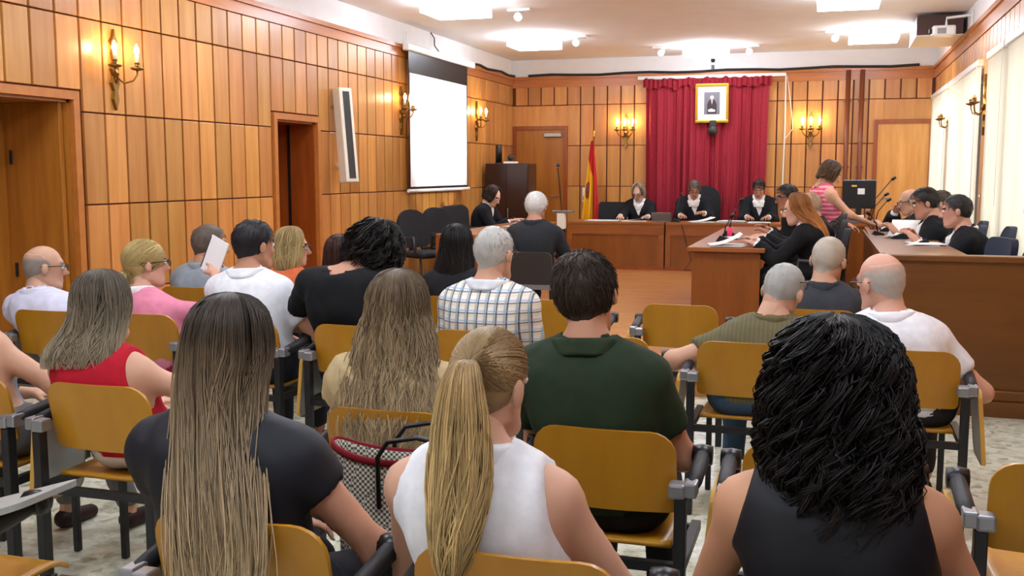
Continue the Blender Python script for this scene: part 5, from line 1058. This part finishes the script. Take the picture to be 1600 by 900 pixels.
person('standing person in pink striped sleeveless top and dark patterned skirt', (.02, 11.45), (.02, 11.5, 1.64), -62, floor=PLAT, h=.018, hs=1.03, sex='f', bs=1.02, standing=.86, turn=(-4, 24, 0), skin='d3a082', topkind='pinkstripe', topc='d8546c', sleeve='none', top='vest_top', bottomkind='pattern', bottom='2a2422', hair=lh([(-.05, .108, -.02, .106), (-.09, .1, -.03, .095)], 500, 12, [(0, '3a2a1e'), (1, '6a5038')], seed=271, rad=.004, wave=.006, freq=12, amax=130), hands=[(-.2, .3, .82), (.2, .32, .86)], poles=[(-.5, -.6, -.2), (.5, -.6, -.2)])
person('robed lawyer resting chin on hand, farthest at the counter desk', (.93, 11.0), (.735, 10.98, 1.37), 90, hs=1.03, turn=(0, 14, 0), skin='c79a80', robe=True, topc='15161a', glasses='on', hairc='8b8580', hair=cap_hair(skin='c79a80', col='8c8782', t=.008, kind='fringe', n=500, rad=.0024, seed=281), hands=[(-.12, .42, .85), (.12, .3, 1.0)], **FR)
person('robed lawyer with dark hair holding white papers at the counter desk', (.98, 9.45), (.74, 9.42, 1.40), 90, hs=1.03, bs=1.08, turn=(6, 16, 0), skin='b9866c', robe=True, topc='14151a', collar='eceae8', heavy=.02, hairc='1a1412', hair=cap_hair(skin='b9866c', col='1d1613', t=.018, n=400, seed=291), hands=[(-.16, .44, .88), (.12, .42, .86)], **FR)
person('robed lawyer seated between the other two at the windows', (1.08, 10.25), (.95, 10.24, 1.37), 90, hs=1.03, turn=(0, 8, 0), skin='bd8c72', robe=True, topc='15161a', hairc='4a4038', hair=cap_hair(skin='bd8c72', col='51463c', t=.01, n=500, rad=.0024, seed=301), hands=[(-.12, .42, .85), (.12, .42, .85)], **FR)
person('robed lawyer with short dark hair nearest the counter, hand on notebook', (1.06, 8.65), (.93, 8.64, 1.365), 90, hs=1.03, bs=1.08, turn=(-4, 6, 0), skin='c4917a', robe=True, topc='14151a', collar='eceae8', hairc='221e1c', hair=cap_hair(skin='c4917a', col='2a2624', t=.012, n=400, seed=311), hands=[(-.18, .42, .87), (.1, .4, .87)], **FR)

# ---------------------------------------------------------------- things the audience carries
t = thing('tote_bag', 'large black and cream woven tote bag with dark handles and red trim', 'bag', (-1.02, 2.5, .50), .12)
b = B(); b.sheet(lambda u, v: (.235*(1+.08*v)*math.copysign(abs(math.cos(2*PI*u))**.55, math.cos(2*PI*u)), (.075-.02*v)*math.copysign(abs(math.sin(2*PI*u))**.7, math.sin(2*PI*u)), .30*v+.02*v*math.cos(4*PI*u)), 48, 10)
bag_m = woven('tote_weave', 'c9c2ae', '4a4740', 130)
body = b.build('bag_body', bag_m, t, True); solid(body, .006)
B().box(-.22, .22, -.07, .07, 0, .01).build('bag_base', 'black', t)
b = B(); b.sheet(lambda u, v: (.240*1.08*math.copysign(abs(math.cos(2*PI*u))**.55, math.cos(2*PI*u)), .060*math.copysign(abs(math.sin(2*PI*u))**.7, math.sin(2*PI*u)), .29+.018*v+.02*math.cos(4*PI*u)), 48, 2)
trim = b.build('top_trim', cloth('7a1420'), t, True); solid(trim, .008)
for yy in (-.07, .07):
    B().tube([(-.11, yy, .16), (-.11, yy*1.1, .3), (-.08, yy*1.2, .345), (.0, yy*1.2, .36), (.08, yy*1.2, .345), (.11, yy*1.1, .3), (.11, yy, .16)], .007, 7).build('handle', 'black', t, True)
t = thing('spiral_notebook', 'open white spiral notebook raised beside the pink polo shirt', 'notebook', (-3.39, 5.06, .97), math.radians(20))
t.rotation_euler = (math.radians(-12), math.radians(18), math.radians(-22))
B().box(-.08, .08, -.003, .003, 0, .21).build('pages', 'paper', t); B().tube([(-.082, .0, .01), (-.082, 0, .2)], .006, 6).build('spiral_binding', 'dgrey', t)
